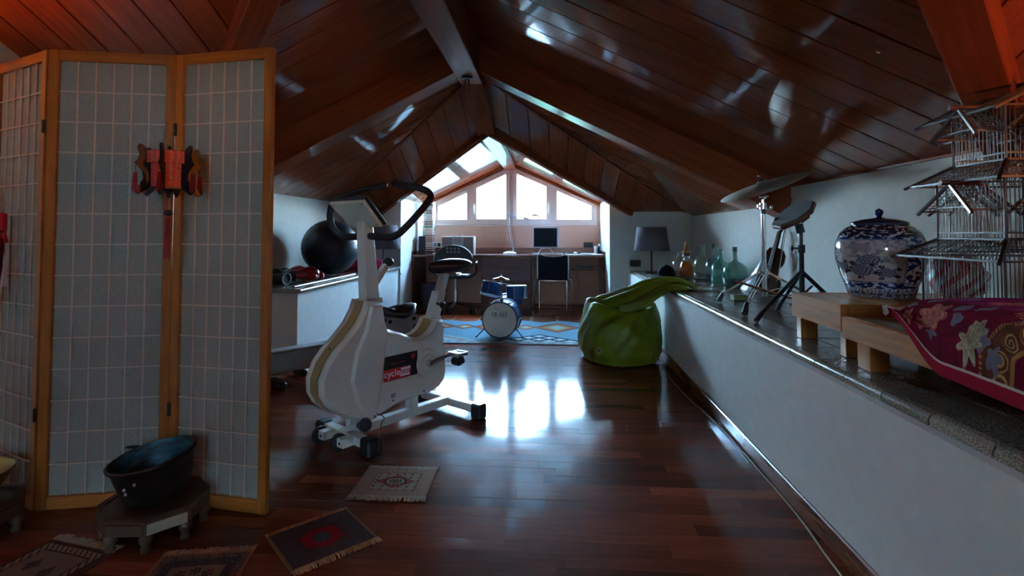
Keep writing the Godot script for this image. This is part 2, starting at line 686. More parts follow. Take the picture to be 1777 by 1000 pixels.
func build_floor() -> void:
	var fl := structure("floor")
	var st := nb()
	bx(st, Vector3(-3.1, -0.16, -8.12), Vector3(3.15, -0.012, 3.1))
	put(st, "subfloor", M.floor_base, fl)
	rng.seed = 41
	var pw := 0.0705
	var rows := int(9.4 / pw)
	var plain := []
	for i in 5:
		plain.append(nb())
	var near := 0
	var z := -0.95
	for r in rows:
		var z1 := z - pw
		var x := -2.95 - rng.randf() * 0.5
		while x < 1.0:
			var len := 0.42 + rng.randf() * 0.6
			var x0 := maxf(x, -2.95)
			var x1 := minf(x + len, 0.93)
			x += len
			if x1 - x0 < 0.04:
				continue
			var tone: int = [0, 1, 1, 2, 2, 2, 3, 3, 1, 4][rng.randi() % 10]
			var roll := rng.randf_range(-0.0022, 0.0022)
			var lift := rng.randf_range(-0.0003, 0.0003)
			var c := Vector3((x0 + x1) * 0.5, -0.006 + lift, (z + z1) * 0.5)
			var size := Vector3(x1 - x0 - 0.0004, 0.012, pw - 0.0005)
			var bas := Basis(Vector3(1, 0, 0), roll) * Basis(Vector3(0, 0, 1), rng.randf_range(-0.0004, 0.0004))
			var d := -c.z
			var in_view := d > 1.45 and c.x > -1.06 * d - 0.2 and c.x < 0.93
			if in_view and near < 300 and (d < 2.1 or c.x > -1.25):
				var s1 := nb()
				box(s1, Vector3.ZERO, size, bas, 0.0002)
				var o := put(s1, "plank", M["floor_wood_%d" % tone], fl)
				o.position = c
				near += 1
			else:
				box(plain[tone], c, size, bas, 0.0)
		z = z1
	for i in 5:
		put(plain[i], "parquet", M["floor_wood_%d" % i], fl, true)

# ------------------------------------------------------------------ ceiling
# Boards laid on a plane: o + u*a + v*b, outline in (a, b); the strips run along u; `up` points away from the room.
func boards(parent: Node3D, o: Vector3, u: Vector3, v: Vector3, outline: PackedVector2Array, bw: float, up: Vector3, gap := 0.009, th := 0.016, start := 0.0) -> void:
	var xf := Transform3D(Basis(u, v, up), o)
	if u.cross(v).dot(up) < 0.0:
		xf = Transform3D(Basis(u, -v, up), o)
		var fl := PackedVector2Array()
		for p in outline:
			fl.append(Vector2(p.x, -p.y))
		outline = fl
	outline = left_turning(outline)
	var lo := 1e9; var hi := -1e9; var ul := 1e9; var uh := -1e9
	for p in outline:
		lo = minf(lo, p.y); hi = maxf(hi, p.y); ul = minf(ul, p.x); uh = maxf(uh, p.x)
	var st := nb()
	prism(st, outline, th * 0.85, th + 0.03, xf)
	put(st, "backing", M.groove_wood, parent)
	var y := lo + start
	while y < hi:
		var strip := PackedVector2Array([Vector2(ul - 1, y + gap * 0.5), Vector2(uh + 1, y + gap * 0.5), Vector2(uh + 1, y + bw - gap * 0.5), Vector2(ul - 1, y + bw - gap * 0.5)])
		for piece in Geometry2D.intersect_polygons(outline, strip):
			if absf(area2(piece)) < 0.002:
				continue
			var s1 := nb()
			prism(s1, piece, rng.randf_range(-0.0006, 0.0006), th, xf, 0.0015, Vector2(rng.randf() * 3.0, rng.randf() * 3.0))
			put(s1, "board", M["ceiling_wood_%d" % (rng.randi() % 3)], parent)
		y += bw

const SL := 0.49
const RX := -0.64
const RY := 2.546

func build_ceiling() -> void:
	rng.seed = 5
	var ce := structure("ceiling")
	var k := sqrt(1.0 + SL * SL)
	var back := Vector3(0, 0, -1)
	var vr := Vector3(1, -SL, 0) / k
	var vl := Vector3(-1, -SL, 0) / k
	var ur := Vector3(SL, 1, 0) / k
	var ul := Vector3(-SL, 1, 0) / k
	# main slopes, between the valleys and the cross rafter
	var wr := (1.76 - RX) * k
	boards(ce, Vector3(RX, RY, 0), vr, back, swap(v2([[-0.15, 0], [4.15, 0], [4.15, wr], [2.25, wr]])), 0.198, ur)
	var wl := (RX + 2.70) * k
	boards(ce, Vector3(RX, RY, 0), vl, back, swap(v2([[1.63, 0], [4.15, 0], [4.15, wl], [3.78, wl]])), 0.198, ul)
	# slopes beyond the rafter, set lower
	var ry := RY - 0.135
	boards(ce, Vector3(RX, ry, 0), vr, back, swap(v2([[4.05, 0], [4.45, 0], [6.84, wr], [4.05, wr]])), 0.198, ur)
	boards(ce, Vector3(RX, ry, 0), vl, back, swap(v2([[4.05, 0], [4.45, 0], [6.50, wl], [4.05, wl]])), 0.198, ul)
	# hipped end, cut out for the dormer; its boards run up the slope
	var vd := Vector3(0, -SL, -1) / k
	var uh := Vector3(0, 1, -SL) / k
	var o := Vector3(RX, ry, -4.45)
	var dn := func(d: float) -> float: return (d - 4.45) * k
	var hip := v2([[0, 0], [2.36, dn.call(6.81)], [2.36, dn.call(6.84)], [1.63, dn.call(6.74)], [0.02, dn.call(5.15)], [0.02, 0.02]])
	boards(ce, o, vd, Vector3(1, 0, 0), swap(hip), 0.192, uh, 0.006, 0.014, 0.02)
	hip = v2([[0.0, 0], [0.02, 0.0], [0.02, dn.call(5.15)], [-1.55, dn.call(6.74)], [-2.06, dn.call(6.80)], [-2.06, dn.call(6.50)], [-2.01, dn.call(6.46)]])
	boards(ce, o, vd, Vector3(1, 0, 0), swap(hip), 0.192, uh, 0.006)
	# dormer slopes
	var ds := 0.47
	var kd := sqrt(1.0 + ds * ds)
	var dr := Vector3(1, -ds, 0) / kd
	var dl := Vector3(-1, -ds, 0) / kd
	boards(ce, Vector3(-0.62, 2.10, 0), dr, back, swap(v2([[5.06, 0], [8.02, 0], [8.02, 1.37 * kd], [6.76, 1.37 * kd], [6.76, 1.70 * kd]])), 0.198, Vector3(ds, 1, 0) / kd, 0.006)
	boards(ce, Vector3(-0.62, 2.10, 0), dl, back, swap(v2([[5.06, 0], [8.02, 0], [8.02, 1.34 * kd], [6.76, 1.34 * kd], [6.76, 1.66 * kd]])), 0.198, Vector3(-ds, 1, 0) / kd, 0.006)
	# slopes of the side rooms, rising towards the near end
	var bs := 0.469
	var kb := sqrt(1.0 + bs * bs)
	boards(ce, Vector3(0, 2.546, -1.63), Vector3(0, bs, 1) / kb, Vector3(1, 0, 0), swap(v2([[-0.60, 0.0], [-2.72, -2.2 * kb], [-2.98, -2.3 * kb], [-2.98, 1.5 * kb], [-0.60, 1.5 * kb]])), 0.19, Vector3(0, 1, -bs) / kb)
	var cs := 0.483
	var kc := sqrt(1.0 + cs * cs)
	boards(ce, Vector3(0, 2.462, 0), Vector3(0, cs, 1) / kc, Vector3(1, 0, 0), swap(v2([[-0.63, 0.14 * kc], [1.72, -2.21 * kc], [3.05, -2.21 * kc], [3.05, 1.4 * kc], [-0.63, 1.4 * kc]])), 0.19, Vector3(0, 1, -cs) / kc)
	# beams
	var bw: Material = M.beam_wood
	var st := nb()
	bx(st, Vector3(-0.73, 2.24, -4.22), Vector3(-0.55, 2.60, 2.9), 0.006)
	put(st, "ridge_beam", bw, ce)
	# trim down the hipped end to the dormer
	st = nb()
	bar(st, Vector3(-0.64, 2.305, -4.20), Vector3(-0.64, 2.055, -5.26), 0.17, 0.12, 0.004)
	put(st, "hip_trim", bw, ce)
	st = nb()
	bx(st, Vector3(-0.715, 2.0, -8.0), Vector3(-0.545, 2.12, -5.2), 0.005)
	put(st, "dormer_beam", bw, ce)
	# cross rafters
	for s in [1.0, -1.0]:
		st = nb()
		var ex := 1.80 if s > 0 else -2.72
		var p0 := Vector3(RX + s * 0.02, RY - 0.125 + 0.02, -4.11)
		var p1 := Vector3(ex, RY - absf(ex - RX) * SL - 0.11, -4.11)
		bar(st, p0, p1, 0.22, 0.235, 0.006)
		put(st, "rafter", bw, ce)
	# trim along the hips
	for e in [Vector3(1.68, ry - 2.32 * SL, -6.77), Vector3(-2.66, ry - 2.02 * SL, -6.47)]:
		st = nb()
		bar(st, Vector3(RX, ry - 0.004, -4.45), e, 0.022, 0.022, 0.003)
		put(st, "hip_moulding", bw, ce)
	# edge beams of the dormer opening
	for s in [1.0, -1.0]:
		st = nb()
		var a := Vector3(-0.62 + s * 0.03, hip_y(5.19) - 0.01, -5.19)
		var b := Vector3(-0.62 + s * 1.60, hip_y(6.70) - 0.005, -6.70)
		bar(st, a, b, 0.06, 0.10, 0.004)
		put(st, "opening_beam", bw, ce)
	# valley beams of the side rooms
	st = nb()
	bar(st, Vector3(-0.60, 2.53, -1.59), Vector3(-2.70, 1.50, -3.79), 0.13, 0.14, 0.005)
	put(st, "valley_beam", bw, ce)
	st = nb()
	bar(st, Vector3(-0.62, 2.53, 0.22), Vector3(1.84, 1.31, -2.26), 0.13, 0.14, 0.005)
	put(st, "valley_beam", bw, ce)
	# trim where the dormer slopes meet the window wall
	for s in [1.0, -1.0]:
		st = nb()
		bar(st, Vector3(-0.62, 2.075, -7.96), Vector3(-0.62 + s * 1.32, 2.075 - 1.32 * 0.47, -7.96), 0.06, 0.035, 0.003)
		put(st, "dormer_moulding", bw, ce)
	# strip where the slopes meet the side walls
	st = nb()
	bar(st, Vector3(1.714, 1.384, -4.0), Vector3(1.714, 1.384, -1.2), 0.012, 0.012)
	put(st, "cornice_strip", bw, ce)

# two brass uplighters of the near end, out of the frame: opaque bowls that light the slopes above them
func build_lamps() -> void:
	var gl := mk("bulb_glow", lin(0.9, 0.75, 0.5), 0.4)
	gl.emission_enabled = true
	gl.emission = Color(1.0, 0.62, 0.25)
	gl.emission_energy_multiplier = 2.0
	for a in [[Vector3(-2.84, 1.62, -1.40), 1.0, true], [Vector3(2.0, 1.30, -0.50), 1.0, false]]:
		var l: Node3D
		var st := nb()
		if a[2]:
			l = thing("wall_lamp", "brass wall uplighter on the side wall left of the folding screen", "lamp", a[0])
			box(st, Vector3(-0.10, -0.02, 0), Vector3(0.02, 0.16, 0.10), Basis(), 0.004)
			cyl(st, Vector3(-0.10, -0.05, 0), Vector3(0, -0.05, 0), 0.012)
			put(st, "bracket", M.brass, l)
		else:
			l = thing("floor_lamp", "tall brass floor uplighter standing behind the ledge's near end", "lamp", a[0])
			cyl(st, Vector3(0, -1.30, 0), Vector3(0, -1.28, 0), 0.13, -1, 32)
			put(st, "base", M.brass, l)
			st = nb()
			cyl(st, Vector3(0, -1.28, 0), Vector3(0, -0.055, 0), 0.012, -1, 14)
			put(st, "pole", M.brass, l)
		st = nb()
		lathe(st, [Vector2(0, -0.06), Vector2(0.05, -0.055), Vector2(0.085, -0.02), Vector2(0.095, 0.03), Vector2(0.092, 0.03), Vector2(0.08, -0.018), Vector2(0.047, -0.05), Vector2(0.0, -0.055)], 28)
		put(st, "bowl", M.brass, l)
		st = nb()
		var by: float = -0.015 if a[2] else 0.034
		ball(st, Vector3(0, by, 0), Vector3(0.024, 0.03, 0.024), 14)
		put(st, "bulb", gl, l)
		var o := OmniLight3D.new()
		o.name = "bulb_light"
		o.position = Vector3(0, by, 0)
		o.light_color = Color(1.0, 0.52, 0.15)
		o.light_energy = a[1] * LAMP
		o.light_size = 0.02
		o.omni_range = 12.0
		o.omni_attenuation = 2.0
		o.shadow_enabled = true
		l.add_child(o)

const LAMP := 0.31

func hip_y(d: float) -> float:
	return RY - 0.135 - SL * (d - 4.45)

func swap(p: PackedVector2Array) -> PackedVector2Array:
	var q := PackedVector2Array()
	for a in p:
		q.append(Vector2(a.y, a.x))
	return q

# ------------------------------------------------------------------ window
func build_window() -> void:
	var w := structure("window_1")
	w.position = Vector3(0, 0, -8.06)
	var top := func(x: float) -> float: return 2.06 - absf(x + 0.60) * (0.445 if x > -0.6 else 0.467)
	var edges := [-1.80, -1.21, -0.605, 0.0, 0.66]
	for i in 4:
		var x0: float = edges[i]
		var x1: float = edges[i + 1]
		var cell := PackedVector2Array([Vector2(x0, 1.172), Vector2(x1, 1.172), Vector2(x1, top.call(x1)), Vector2(x0, top.call(x0))])
		var opens := i == 1 or i == 2
		var inner := inset(cell, 0.05)
		var st := nb()
		ring(st, cell, inner, -0.05, 0.06)
		var fr := put(st, "frame", M.window_bounce_tint, w)
		if opens:
			st = nb()
			var inner2 := inset(cell, 0.085)
			ring(st, inset(cell, 0.022), inner2, 0.0, 0.095)
			fr = put(st, "sash", M.window_bounce_tint, w)
			inner = inner2
			st = nb()
			var hx := x0 + 0.045 if i == 1 else x1 - 0.045
			bx(st, Vector3(hx - 0.012, 1.40, 0.095), Vector3(hx + 0.012, 1.46, 0.11), 0.003)
			bx(st, Vector3(hx - 0.008, 1.34, 0.115), Vector3(hx + 0.008, 1.475, 0.13), 0.004)
			cyl(st, Vector3(hx, 1.45, 0.105), Vector3(hx, 1.45, 0.122), 0.007)
			put(st, "handle", M.white_plastic, fr)
			st = nb()
			var gx := x1 - 0.01 if i == 1 else x0 + 0.01
			for gy in [1.30, 1.86]:
				cyl(st, Vector3(gx, gy, 0.10), Vector3(gx, gy + 0.07, 0.10), 0.007)
			put(st, "hinge", M.steel, fr)
		else:
			st = nb()
			inner = inset(cell, 0.078)
			ring(st, inset(cell, 0.045), inner, -0.03, 0.045)
			put(st, "bead", M.window_bounce_tint, fr)
		st = nb()
		prism(st, inset(inner, -0.006), 0.008, 0.016)
		put(st, "pane", M.pane_glass, fr)
	var st2 := nb()
	bx(st2, Vector3(-1.80, 1.155, 0.04), Vector3(0.66, 1.176, 0.075), 0.004)
	put(st2, "sill", M.window_bounce_tint, w)
	# a small window in the back wall, behind the camera
	var w2 := structure("window_2")
	w2.position = Vector3(-0.05, 1.65, 3.02)
	var cell := PackedVector2Array([Vector2(-0.23, -0.18), Vector2(0.23, -0.18), Vector2(0.23, 0.18), Vector2(-0.23, 0.18)])
	var st := nb()
	ring(st, cell, inset(cell, 0.04), -0.03, 0.03)
	put(st, "frame", M.window_bounce_tint, w2)
	st = nb()
	prism(st, inset(cell, 0.036), -0.004, 0.004)
	put(st, "pane", M.pane_glass, w2)

# ------------------------------------------------------------------ tiled ledges
func speckle_tex(base: Color, dark: Color, seed_no: int) -> NoiseTexture2D:
	var t := noise_tex(0.09, 0.0, 1.0, seed_no, 256, 256, false, 3)
	var g := Gradient.new()
	g.set_color(0, dark)
	g.set_color(1, base)
	g.add_point(0.45, dark.lerp(base, 0.3))
	g.add_point(0.6, base)
	t.color_ramp = g
	return t

func build_ledges() -> void:
	var body: Material = M.wall_paint
	mk("grout", lin(0.035, 0.035, 0.036), 0.8)
	for i in 3:
		var k: float = [0.85, 1.0, 1.15][i]
		var m := mk("tile_%d" % i, lin(0.20 * k, 0.165 * k, 0.13 * k), 0.22)
		m.albedo_texture = speckle_tex(Color(1, 1, 1), Color(0.62, 0.60, 0.58), 60 + i)
		m.uv1_triplanar = true
		m.uv1_world_triplanar = true
		m.uv1_scale = Vector3(5, 5, 5)
		m = mk("nose_tile_%d" % i, lin(0.34 * k, 0.30 * k, 0.235 * k), 0.2)
		m.albedo_texture = speckle_tex(Color(1, 1, 1), Color(0.50, 0.47, 0.42), 70 + i)
		m.uv1_triplanar = true
		m.uv1_world_triplanar = true
		m.uv1_scale = Vector3(7, 7, 7)
	rng.seed = 11
	# right ledge: front plane x 0.926, tiled top at 0.588
	var le := thing("tiled_ledge", "long low built-in ledge with brown tiled top carrying the jar and glass bottles", "ledge", Vector3(1.32, 0, -3.9))
	var o := le.position
	var st := nb()
	bx(st, Vector3(0.926, 0.0, -6.70) - o, Vector3(1.72, 0.5575, -0.9) - o)
	put(st, "masonry", body, le)
	st = nb()
	bx(st, Vector3(0.9615, 0.5575, -6.70) - o, Vector3(1.72, 0.583, -0.9) - o)
	put(st, "grout_bed", M.grout, le)
	var pitch := 0.2
	var z := -6.66
	while z < -1.0:
		tile_row(le, o, z, z + pitch, [0.985, 1.146, 1.342, 1.538, 1.72], 0.588, 1.0, 0.957)
		z += pitch
	# left ledge: its end faces the camera
	var ll := thing("tiled_ledge", "short low built-in ledge with tiled top carrying the big exercise ball", "ledge", Vector3(-2.3, 0, -5.3))
	o = ll.position
	st = nb()
	bx(st, Vector3(-2.65, 0.0, -6.70) - o, Vector3(-1.944, 0.590, -3.99) - o)
	put(st, "masonry", body, ll)
	st = nb()
	bx(st, Vector3(-2.65, 0.590, -6.70) - o, Vector3(-1.9225, 0.615, -4.0) - o)
	put(st, "grout_bed", M.grout, ll)
	z = -6.69
	while z < -4.15:
		tile_row(ll, o, z, z + 0.208, [-1.94, -2.10, -2.30, -2.50, -2.65], 0.62, -1.0, -1.918)
		z += 0.208
	# nosing along the near end of the left ledge
	for i in 4:
		var x0: float = [-1.92, -2.10, -2.30, -2.50][i]
		var x1: float = [-2.10, -2.30, -2.50, -2.65][i]
		st = nb()
		bx(st, Vector3(x1 + 0.002, 0.588, -4.005) - o, Vector3(x0 - 0.002, 0.621, -3.972) - o, 0.006)
		put(st, "nosing_tile", M["nose_tile_%d" % (i % 3)], ll)

func tile_row(parent: Node3D, o: Vector3, z0: float, z1: float, xs: Array, y: float, side: float, nose: float) -> void:
	var g := 0.0025
	for i in xs.size() - 1:
		var st := nb()
		var a: float = xs[i] + side * g
		var b: float = xs[i + 1] - side * g
		bx(st, Vector3(minf(a, b), y - 0.014, z0 + g) - o, Vector3(maxf(a, b), y + rng.randf_range(-0.0004, 0.0004), z1 - g) - o, 0.002)
		put(st, "tile", M["tile_%d" % (rng.randi() % 3)], parent)
	# rounded nosing piece
	var st := nb()
	var t: float = xs[0] - side * g
	var prof := PackedVector2Array()
	var r := 0.017
	prof.append(Vector2(t, y))
	for k in 7:
		var an := PI / 2 * k / 6.0
		prof.append(Vector2(nose + side * (r - r * sin(an)), y - r + r * cos(an)))
	prof.append(Vector2(nose, y - 0.032))
	prof.append(Vector2(t, y - 0.032))
	var q := PackedVector2Array()
	for p in prof:
		q.append(p - Vector2(o.x, o.y))
	prism(st, q, z0 + 0.0032 - o.z, z1 - 0.0032 - o.z)
	put(st, "nosing_tile", M["nose_tile_%d" % (rng.randi() % 3)], parent)

# ------------------------------------------------------------------ folding screen
func build_screen() -> void:
	wood("screen_wood", lin(0.46, 0.140, 0.016), 0.38, Vector3(0.6, 9, 1))
	mk("lattice_wood", lin(0.60, 0.47, 0.38), 0.6)
	var paper := mk("screen_paper", lin(0.43, 0.425, 0.385), 0.9, 0.0, 0.2)
	paper.albedo_texture = noise_tex(0.06, 0.72, 1.0, 33, 512, 512)
	paper.uv1_scale = Vector3(3, 9, 1)
	paper.backlight_enabled = true
	paper.backlight = Color(0.35, 0.35, 0.35)
	var root := thing("folding_screen", "folding paper screen with light wood frame and lattice squares", "screen", Vector3(-1.5, 0, -1.98))
	var joints := [Vector3(-2.36, 0, -2.10), Vector3(-1.948, 0, -1.925), Vector3(-1.500, 0, -2.030), Vector3(-1.062, 0, -1.965)]
	for i in 3:
		var a: Vector3 = joints[i]
		var b: Vector3 = joints[i + 1]
		var d := (b - a).normalized()
		a += d * 0.002
		var w := a.distance_to(b) - 0.002
		var xf := Transform3D(Basis(d, Vector3.UP, d.cross(Vector3.UP)), a - root.position)
		var h := 1.762
		var st := nb()
		bx(st, Vector3(0, 0.0, -0.011), Vector3(0.036, h, 0.011), 0.002)
		bx(st, Vector3(w - 0.036, 0.0, -0.011), Vector3(w, h, 0.011), 0.002)
		bx(st, Vector3(0.036, h - 0.042, -0.010), Vector3(w - 0.036, h, 0.010), 0.002)
		bx(st, Vector3(0.036, 0.0, -0.010), Vector3(w - 0.036, 0.05, 0.010), 0.002)
		var fr := put(st, "panel_frame", M.screen_wood, root)
		fr.transform = xf
		st = nb()
		flat(st)
		var p0 := Vector3(0.034, 0.048, -0.003)
		var p1 := Vector3(w - 0.034, h - 0.040, -0.003)
		quad(st, p0, Vector3(p1.x, p0.y, p0.z), p1, Vector3(p0.x, p1.y, p0.z), Vector2(0, 0), Vector2(0.38, 0), Vector2(0.38, 1.68), Vector2(0, 1.68))
		var back := Vector3(0, 0, -0.0008)
		quad(st, Vector3(p0.x, p1.y, p0.z) + back, p1 + back, Vector3(p1.x, p0.y, p0.z) + back, p0 + back, Vector2(0, 1.68), Vector2(0.38, 1.68), Vector2(0.38, 0), Vector2(0, 0))
		put(st, "paper", M.screen_paper, fr)
		for c in range(1, 6):
			st = nb()
			var x := 0.036 + (w - 0.072) * c / 6.0
			bx(st, Vector3(x - 0.0022, 0.05, -0.002), Vector3(x + 0.0022, h - 0.042, 0.003))
			put(st, "lattice_bar", M.lattice_wood, fr)
		for r in range(1, 14):
			st = nb()
			var y := 0.05 + (h - 0.092) * r / 14.0
			bx(st, Vector3(0.036, y - 0.0022, -0.002), Vector3(w - 0.036, y + 0.0022, 0.004))
			put(st, "lattice_bar", M.lattice_wood, fr)
		if i < 2:
			for hy in [0.36, 1.46]:
				st = nb()
				box(st, Vector3(w + 0.002, hy, 0.013), Vector3(0.014, 0.05, 0.004))
				cyl(st, Vector3(w + 0.002, hy - 0.025, 0.016), Vector3(w + 0.002, hy + 0.025, 0.016), 0.004, -1, 8)
				put(st, "hinge", M.dark_iron, fr)

# ------------------------------------------------------------------ exercise bike (local x along the bike towards the saddle, z to its right)
func build_bike() -> void:
	mk("bike_shell", lin(0.62, 0.60, 0.55), 0.22).clearcoat_enabled = true
	mk("bike_edge", lin(0.34, 0.22, 0.085), 0.4)
	mk("bike_tube", lin(0.62, 0.62, 0.60), 0.3)
	mk("bike_post", lin(0.52, 0.50, 0.48), 0.35)
	mk("foam_grip", lin(0.014, 0.015, 0.017), 0.75)
	mk("sticker_black", lin(0.006, 0.006, 0.008), 0.35)
	mk("sticker_red", lin(0.50, 0.008, 0.02), 0.35)
	mk("sticker_white", lin(0.75, 0.74, 0.72), 0.4)
	var b := thing("exercise_bike", "white stationary exercise bike with black saddle and curved black handlebars", "exercise bike", Vector3(-1.02, 0, -2.62))
	b.basis = Basis(Vector3(0.5708, 0, -0.8211), Vector3.UP, Vector3(0.8211, 0, 0.5708))
	var outline := v2([[0.155, 0.692], [0.067, 0.71], [0.05, 0.66], [0.012, 0.60], [-0.053, 0.534], [-0.11, 0.484], [-0.155, 0.43], [-0.184, 0.36], [-0.182, 0.29], [-0.15, 0.235], [-0.10, 0.19], [-0.045, 0.155], [0.02, 0.125], [0.084, 0.104], [0.13, 0.115], [0.264, 0.148], [0.40, 0.156], [0.507, 0.160], [0.57, 0.175], [0.605, 0.205], [0.618, 0.25], [0.615, 0.32], [0.605, 0.40], [0.593, 0.549], [0.526, 0.564], [0.507, 0.53], [0.483, 0.503], [0.45, 0.485], [0.41, 0.475], [0.38, 0.477], [0.34, 0.49], [0.299, 0.512], [0.24, 0.533], [0.19, 0.552], [0.168, 0.60], [0.158, 0.64]])
	var st := nb()
	prism(st, outline, 0.028, 0.076, Transform3D(), 0.016, Vector2.ZERO, true)
	prism(st, outline, -0.076, -0.028, Transform3D(), 0.016, Vector2.ZERO, true)
	var body := put(st, "housing", M.bike_shell, b)
	st = nb()
	prism(st, inset(outline, 0.004), -0.029, 0.029)
	put(st, "edge_band", M.bike_edge, body)
	st = nb()
	var fair := v2([[0.075, 0.69], [0.15, 0.68], [0.165, 0.60], [0.185, 0.545], [0.155, 0.30], [0.12, 0.118], [0.06, 0.118], [0.0, 0.22], [-0.035, 0.33], [-0.01, 0.46], [0.045, 0.57]])
	prism(st, fair, 0.07, 0.096, Transform3D(), 0.014)
	prism(st, fair, -0.096, -0.07, Transform3D(), 0.014)
	put(st, "fairing", M.bike_shell, body)
	# badge
	st = nb()
	bx(st, Vector3(0.168, 0.282, 0.0755), Vector3(0.392, 0.410, 0.0772))
	var badge := put(st, "badge", M.sticker_black, body)
	st = nb()
	bx(st, Vector3(0.169, 0.283, 0.077), Vector3(0.345, 0.342, 0.0776))
	put(st, "badge_band", M.sticker_red, badge)
	lettering("cyclo", 0.043, 0.0006, M.sticker_white, badge, Transform3D(Basis(), Vector3(0.222, 0.3165, 0.0778)))
	st = nb()
	prism(st, v2([[0.272, 0.292], [0.337, 0.292], [0.345, 0.336], [0.28, 0.336]]), 0.0776, 0.0780)
	put(st, "badge_box", M.sticker_white, badge)
	lettering("TRON", 0.031, 0.0006, M.sticker_red, badge, Transform3D(Basis(Vector3(0.8, 0, 0), Vector3(0.12, 1, 0), Vector3(0, 0, 1)), Vector3(0.309, 0.314, 0.0783)))
	lettering("magnetic control", 0.0145, 0.0005, M.sticker_red, badge, Transform3D(Basis(Vector3(0.9, 0, 0), Vector3(0.1, 1, 0), Vector3(0, 0, 1)), Vector3(0.26, 0.368, 0.0774)), "lettering", false)
	st = nb()
	cyl(st, Vector3(0.362, 0.385, 0.077), Vector3(0.362, 0.385, 0.0777), 0.014, -1, 20)
	put(st, "badge_disc", M.sticker_red, badge)
	st = nb()
	bx(st, Vector3(0.215, 0.192, 0.0755), Vector3(0.245, 0.214, 0.0765))
	put(st, "rating_plate", M.grey_plastic, body)
	for p in [[0.23, 0.178], [0.44, 0.18], [0.10, 0.135]]:
		st = nb()
		cyl(st, Vector3(p[0], p[1], 0.075), Vector3(p[0], p[1], 0.098 if p[0] < 0.15 else 0.0775), 0.005, -1, 10)
		put(st, "screw", M.dark_iron, body)
	for p in [[0.075, 0.695], [-0.10, 0.488], [0.545, 0.556]]:
		st = nb()
		cyl(st, Vector3(p[0] - 0.004, p[1], 0.012), Vector3(p[0] - 0.002, p[1] + 0.006, 0.012), 0.004, -1, 8)
		put(st, "screw", M.dark_iron, body)
	# crank
	for s in [1.0, -1.0]:
		st = nb()
		cyl(st, Vector3(0.46, 0.332, 0.072 * s), Vector3(0.46, 0.332, 0.089 * s), 0.077, 0.072, 36)
		cyl(st, Vector3(0.46, 0.332, 0.089 * s), Vector3(0.46, 0.332, 0.095 * s), 0.046, 0.043, 28)
		put(st, "hub_cover", M.white_plastic, b)
		st = nb()
		cyl(st, Vector3(0.46, 0.332, 0.09 * s), Vector3(0.46, 0.332, 0.118 * s), 0.017, 0.014, 16)
		var e := Vector3(0.46 + 0.150 * s, 0.332 + 0.030 * s, 0.125 * s)
		tube(st, [Vector3(0.46, 0.332, 0.108 * s), Vector3(0.46 + 0.05 * s, 0.332 + 0.01 * s, 0.113 * s), e], 0.0095, 10)
		var crank := put(st, "crank", M.steel, b)
		st = nb()
		var pc := e + Vector3(0, 0, 0.045 * s)
		for q in [-1.0, 1.0]:
			box(st, pc + Vector3(0.034 * q, 0.006, 0), Vector3(0.010, 0.022, 0.085), Basis(), 0.002)
			box(st, pc + Vector3(0.0, 0.006, 0.038 * q), Vector3(0.075, 0.018, 0.009), Basis(), 0.002)
		cyl(st, pc + Vector3(0, 0.004, -0.045 * s), pc + Vector3(0, 0.004, 0.04 * s), 0.010, -1, 10)
		var pedal := put(st, "pedal", M.steel, crank)
		st = nb()
		box(st, pc + Vector3(0.0, -0.034, 0.0), Vector3(0.062, 0.045, 0.07), Basis(Vector3(0, 0, 1), 0.25), 0.012)
		put(st, "counterweight", M.black_plastic, pedal)
	# front post, bracket and knob
	st = nb()
	prism(st, v2([[0.086, 0.695], [0.178, 0.695], [0.128, 1.10], [0.066, 1.13]]), -0.033, 0.033, Transform3D(), 0.006)
	prism(st, v2([[0.070, 0.685], [0.19, 0.685], [0.186, 0.712], [0.078, 0.712]]), -0.042, 0.042, Transform3D(), 0.004)
	var post := put(st, "front_post", M.bike_post, b)
	st = nb()
	prism(st, v2([[0.150, 0.80], [0.162, 0.755], [0.245, 0.865], [0.222, 0.885]]), -0.018, 0.018, Transform3D(), 0.003)
	put(st, "bracket", M.bike_post, post)
	st = nb()
	ball(st, Vector3(0.252, 0.892, 0.0), Vector3(0.028, 0.026, 0.028), 16)
	cyl(st, Vector3(0.225, 0.868, 0), Vector3(0.248, 0.888, 0), 0.014, -1, 12)
	put(st, "resistance_knob", M.black_plastic, post)
	# console: we see its cream back
	var ca := Vector3(0.112, 1.085, 0)
	var cb := Vector3(-0.012, 1.208, 0)
	var ydir := (cb - ca).normalized()
	var ndir := Vector3(ydir.y, -ydir.x, 0)
	var cf := Transform3D(Basis(Vector3(0, 0, -1), ydir, ndir), (ca + cb) * 0.5)
	var len := ca.distance_to(cb)
	st = nb()
	prism(st, v2([[-0.128, -len * 0.5], [0.128, -len * 0.5], [0.145, len * 0.5], [-0.145, len * 0.5]]), -0.012, 0.008, cf, 0.004)
	var con := put(st, "console_back", M.white_plastic, b)
	st = nb()
	prism(st, v2([[-0.138, -len * 0.5 - 0.008], [0.138, -len * 0.5 - 0.008], [0.154, len * 0.5 + 0.008], [-0.154, len * 0.5 + 0.008]]), 0.008, 0.030, cf, 0.006)
	put(st, "console_face", M.black_plastic, con)
	for q in [[-0.12, 0.07], [0.12, 0.07], [0.105, -0.07], [-0.105, -0.07]]:
		st = nb()
		cyl(st, cf * Vector3(q[0], q[1], -0.013), cf * Vector3(q[0], q[1], -0.010), 0.004, -1, 8)
		put(st, "screw", M.dark_iron, con)
	st = nb()
	prism(st, v2([[0.03, -len * 0.5 - 0.03], [0.075, -len * 0.5 - 0.03], [0.08, -len * 0.5], [0.03, -len * 0.5]]), -0.002, 0.004, cf)
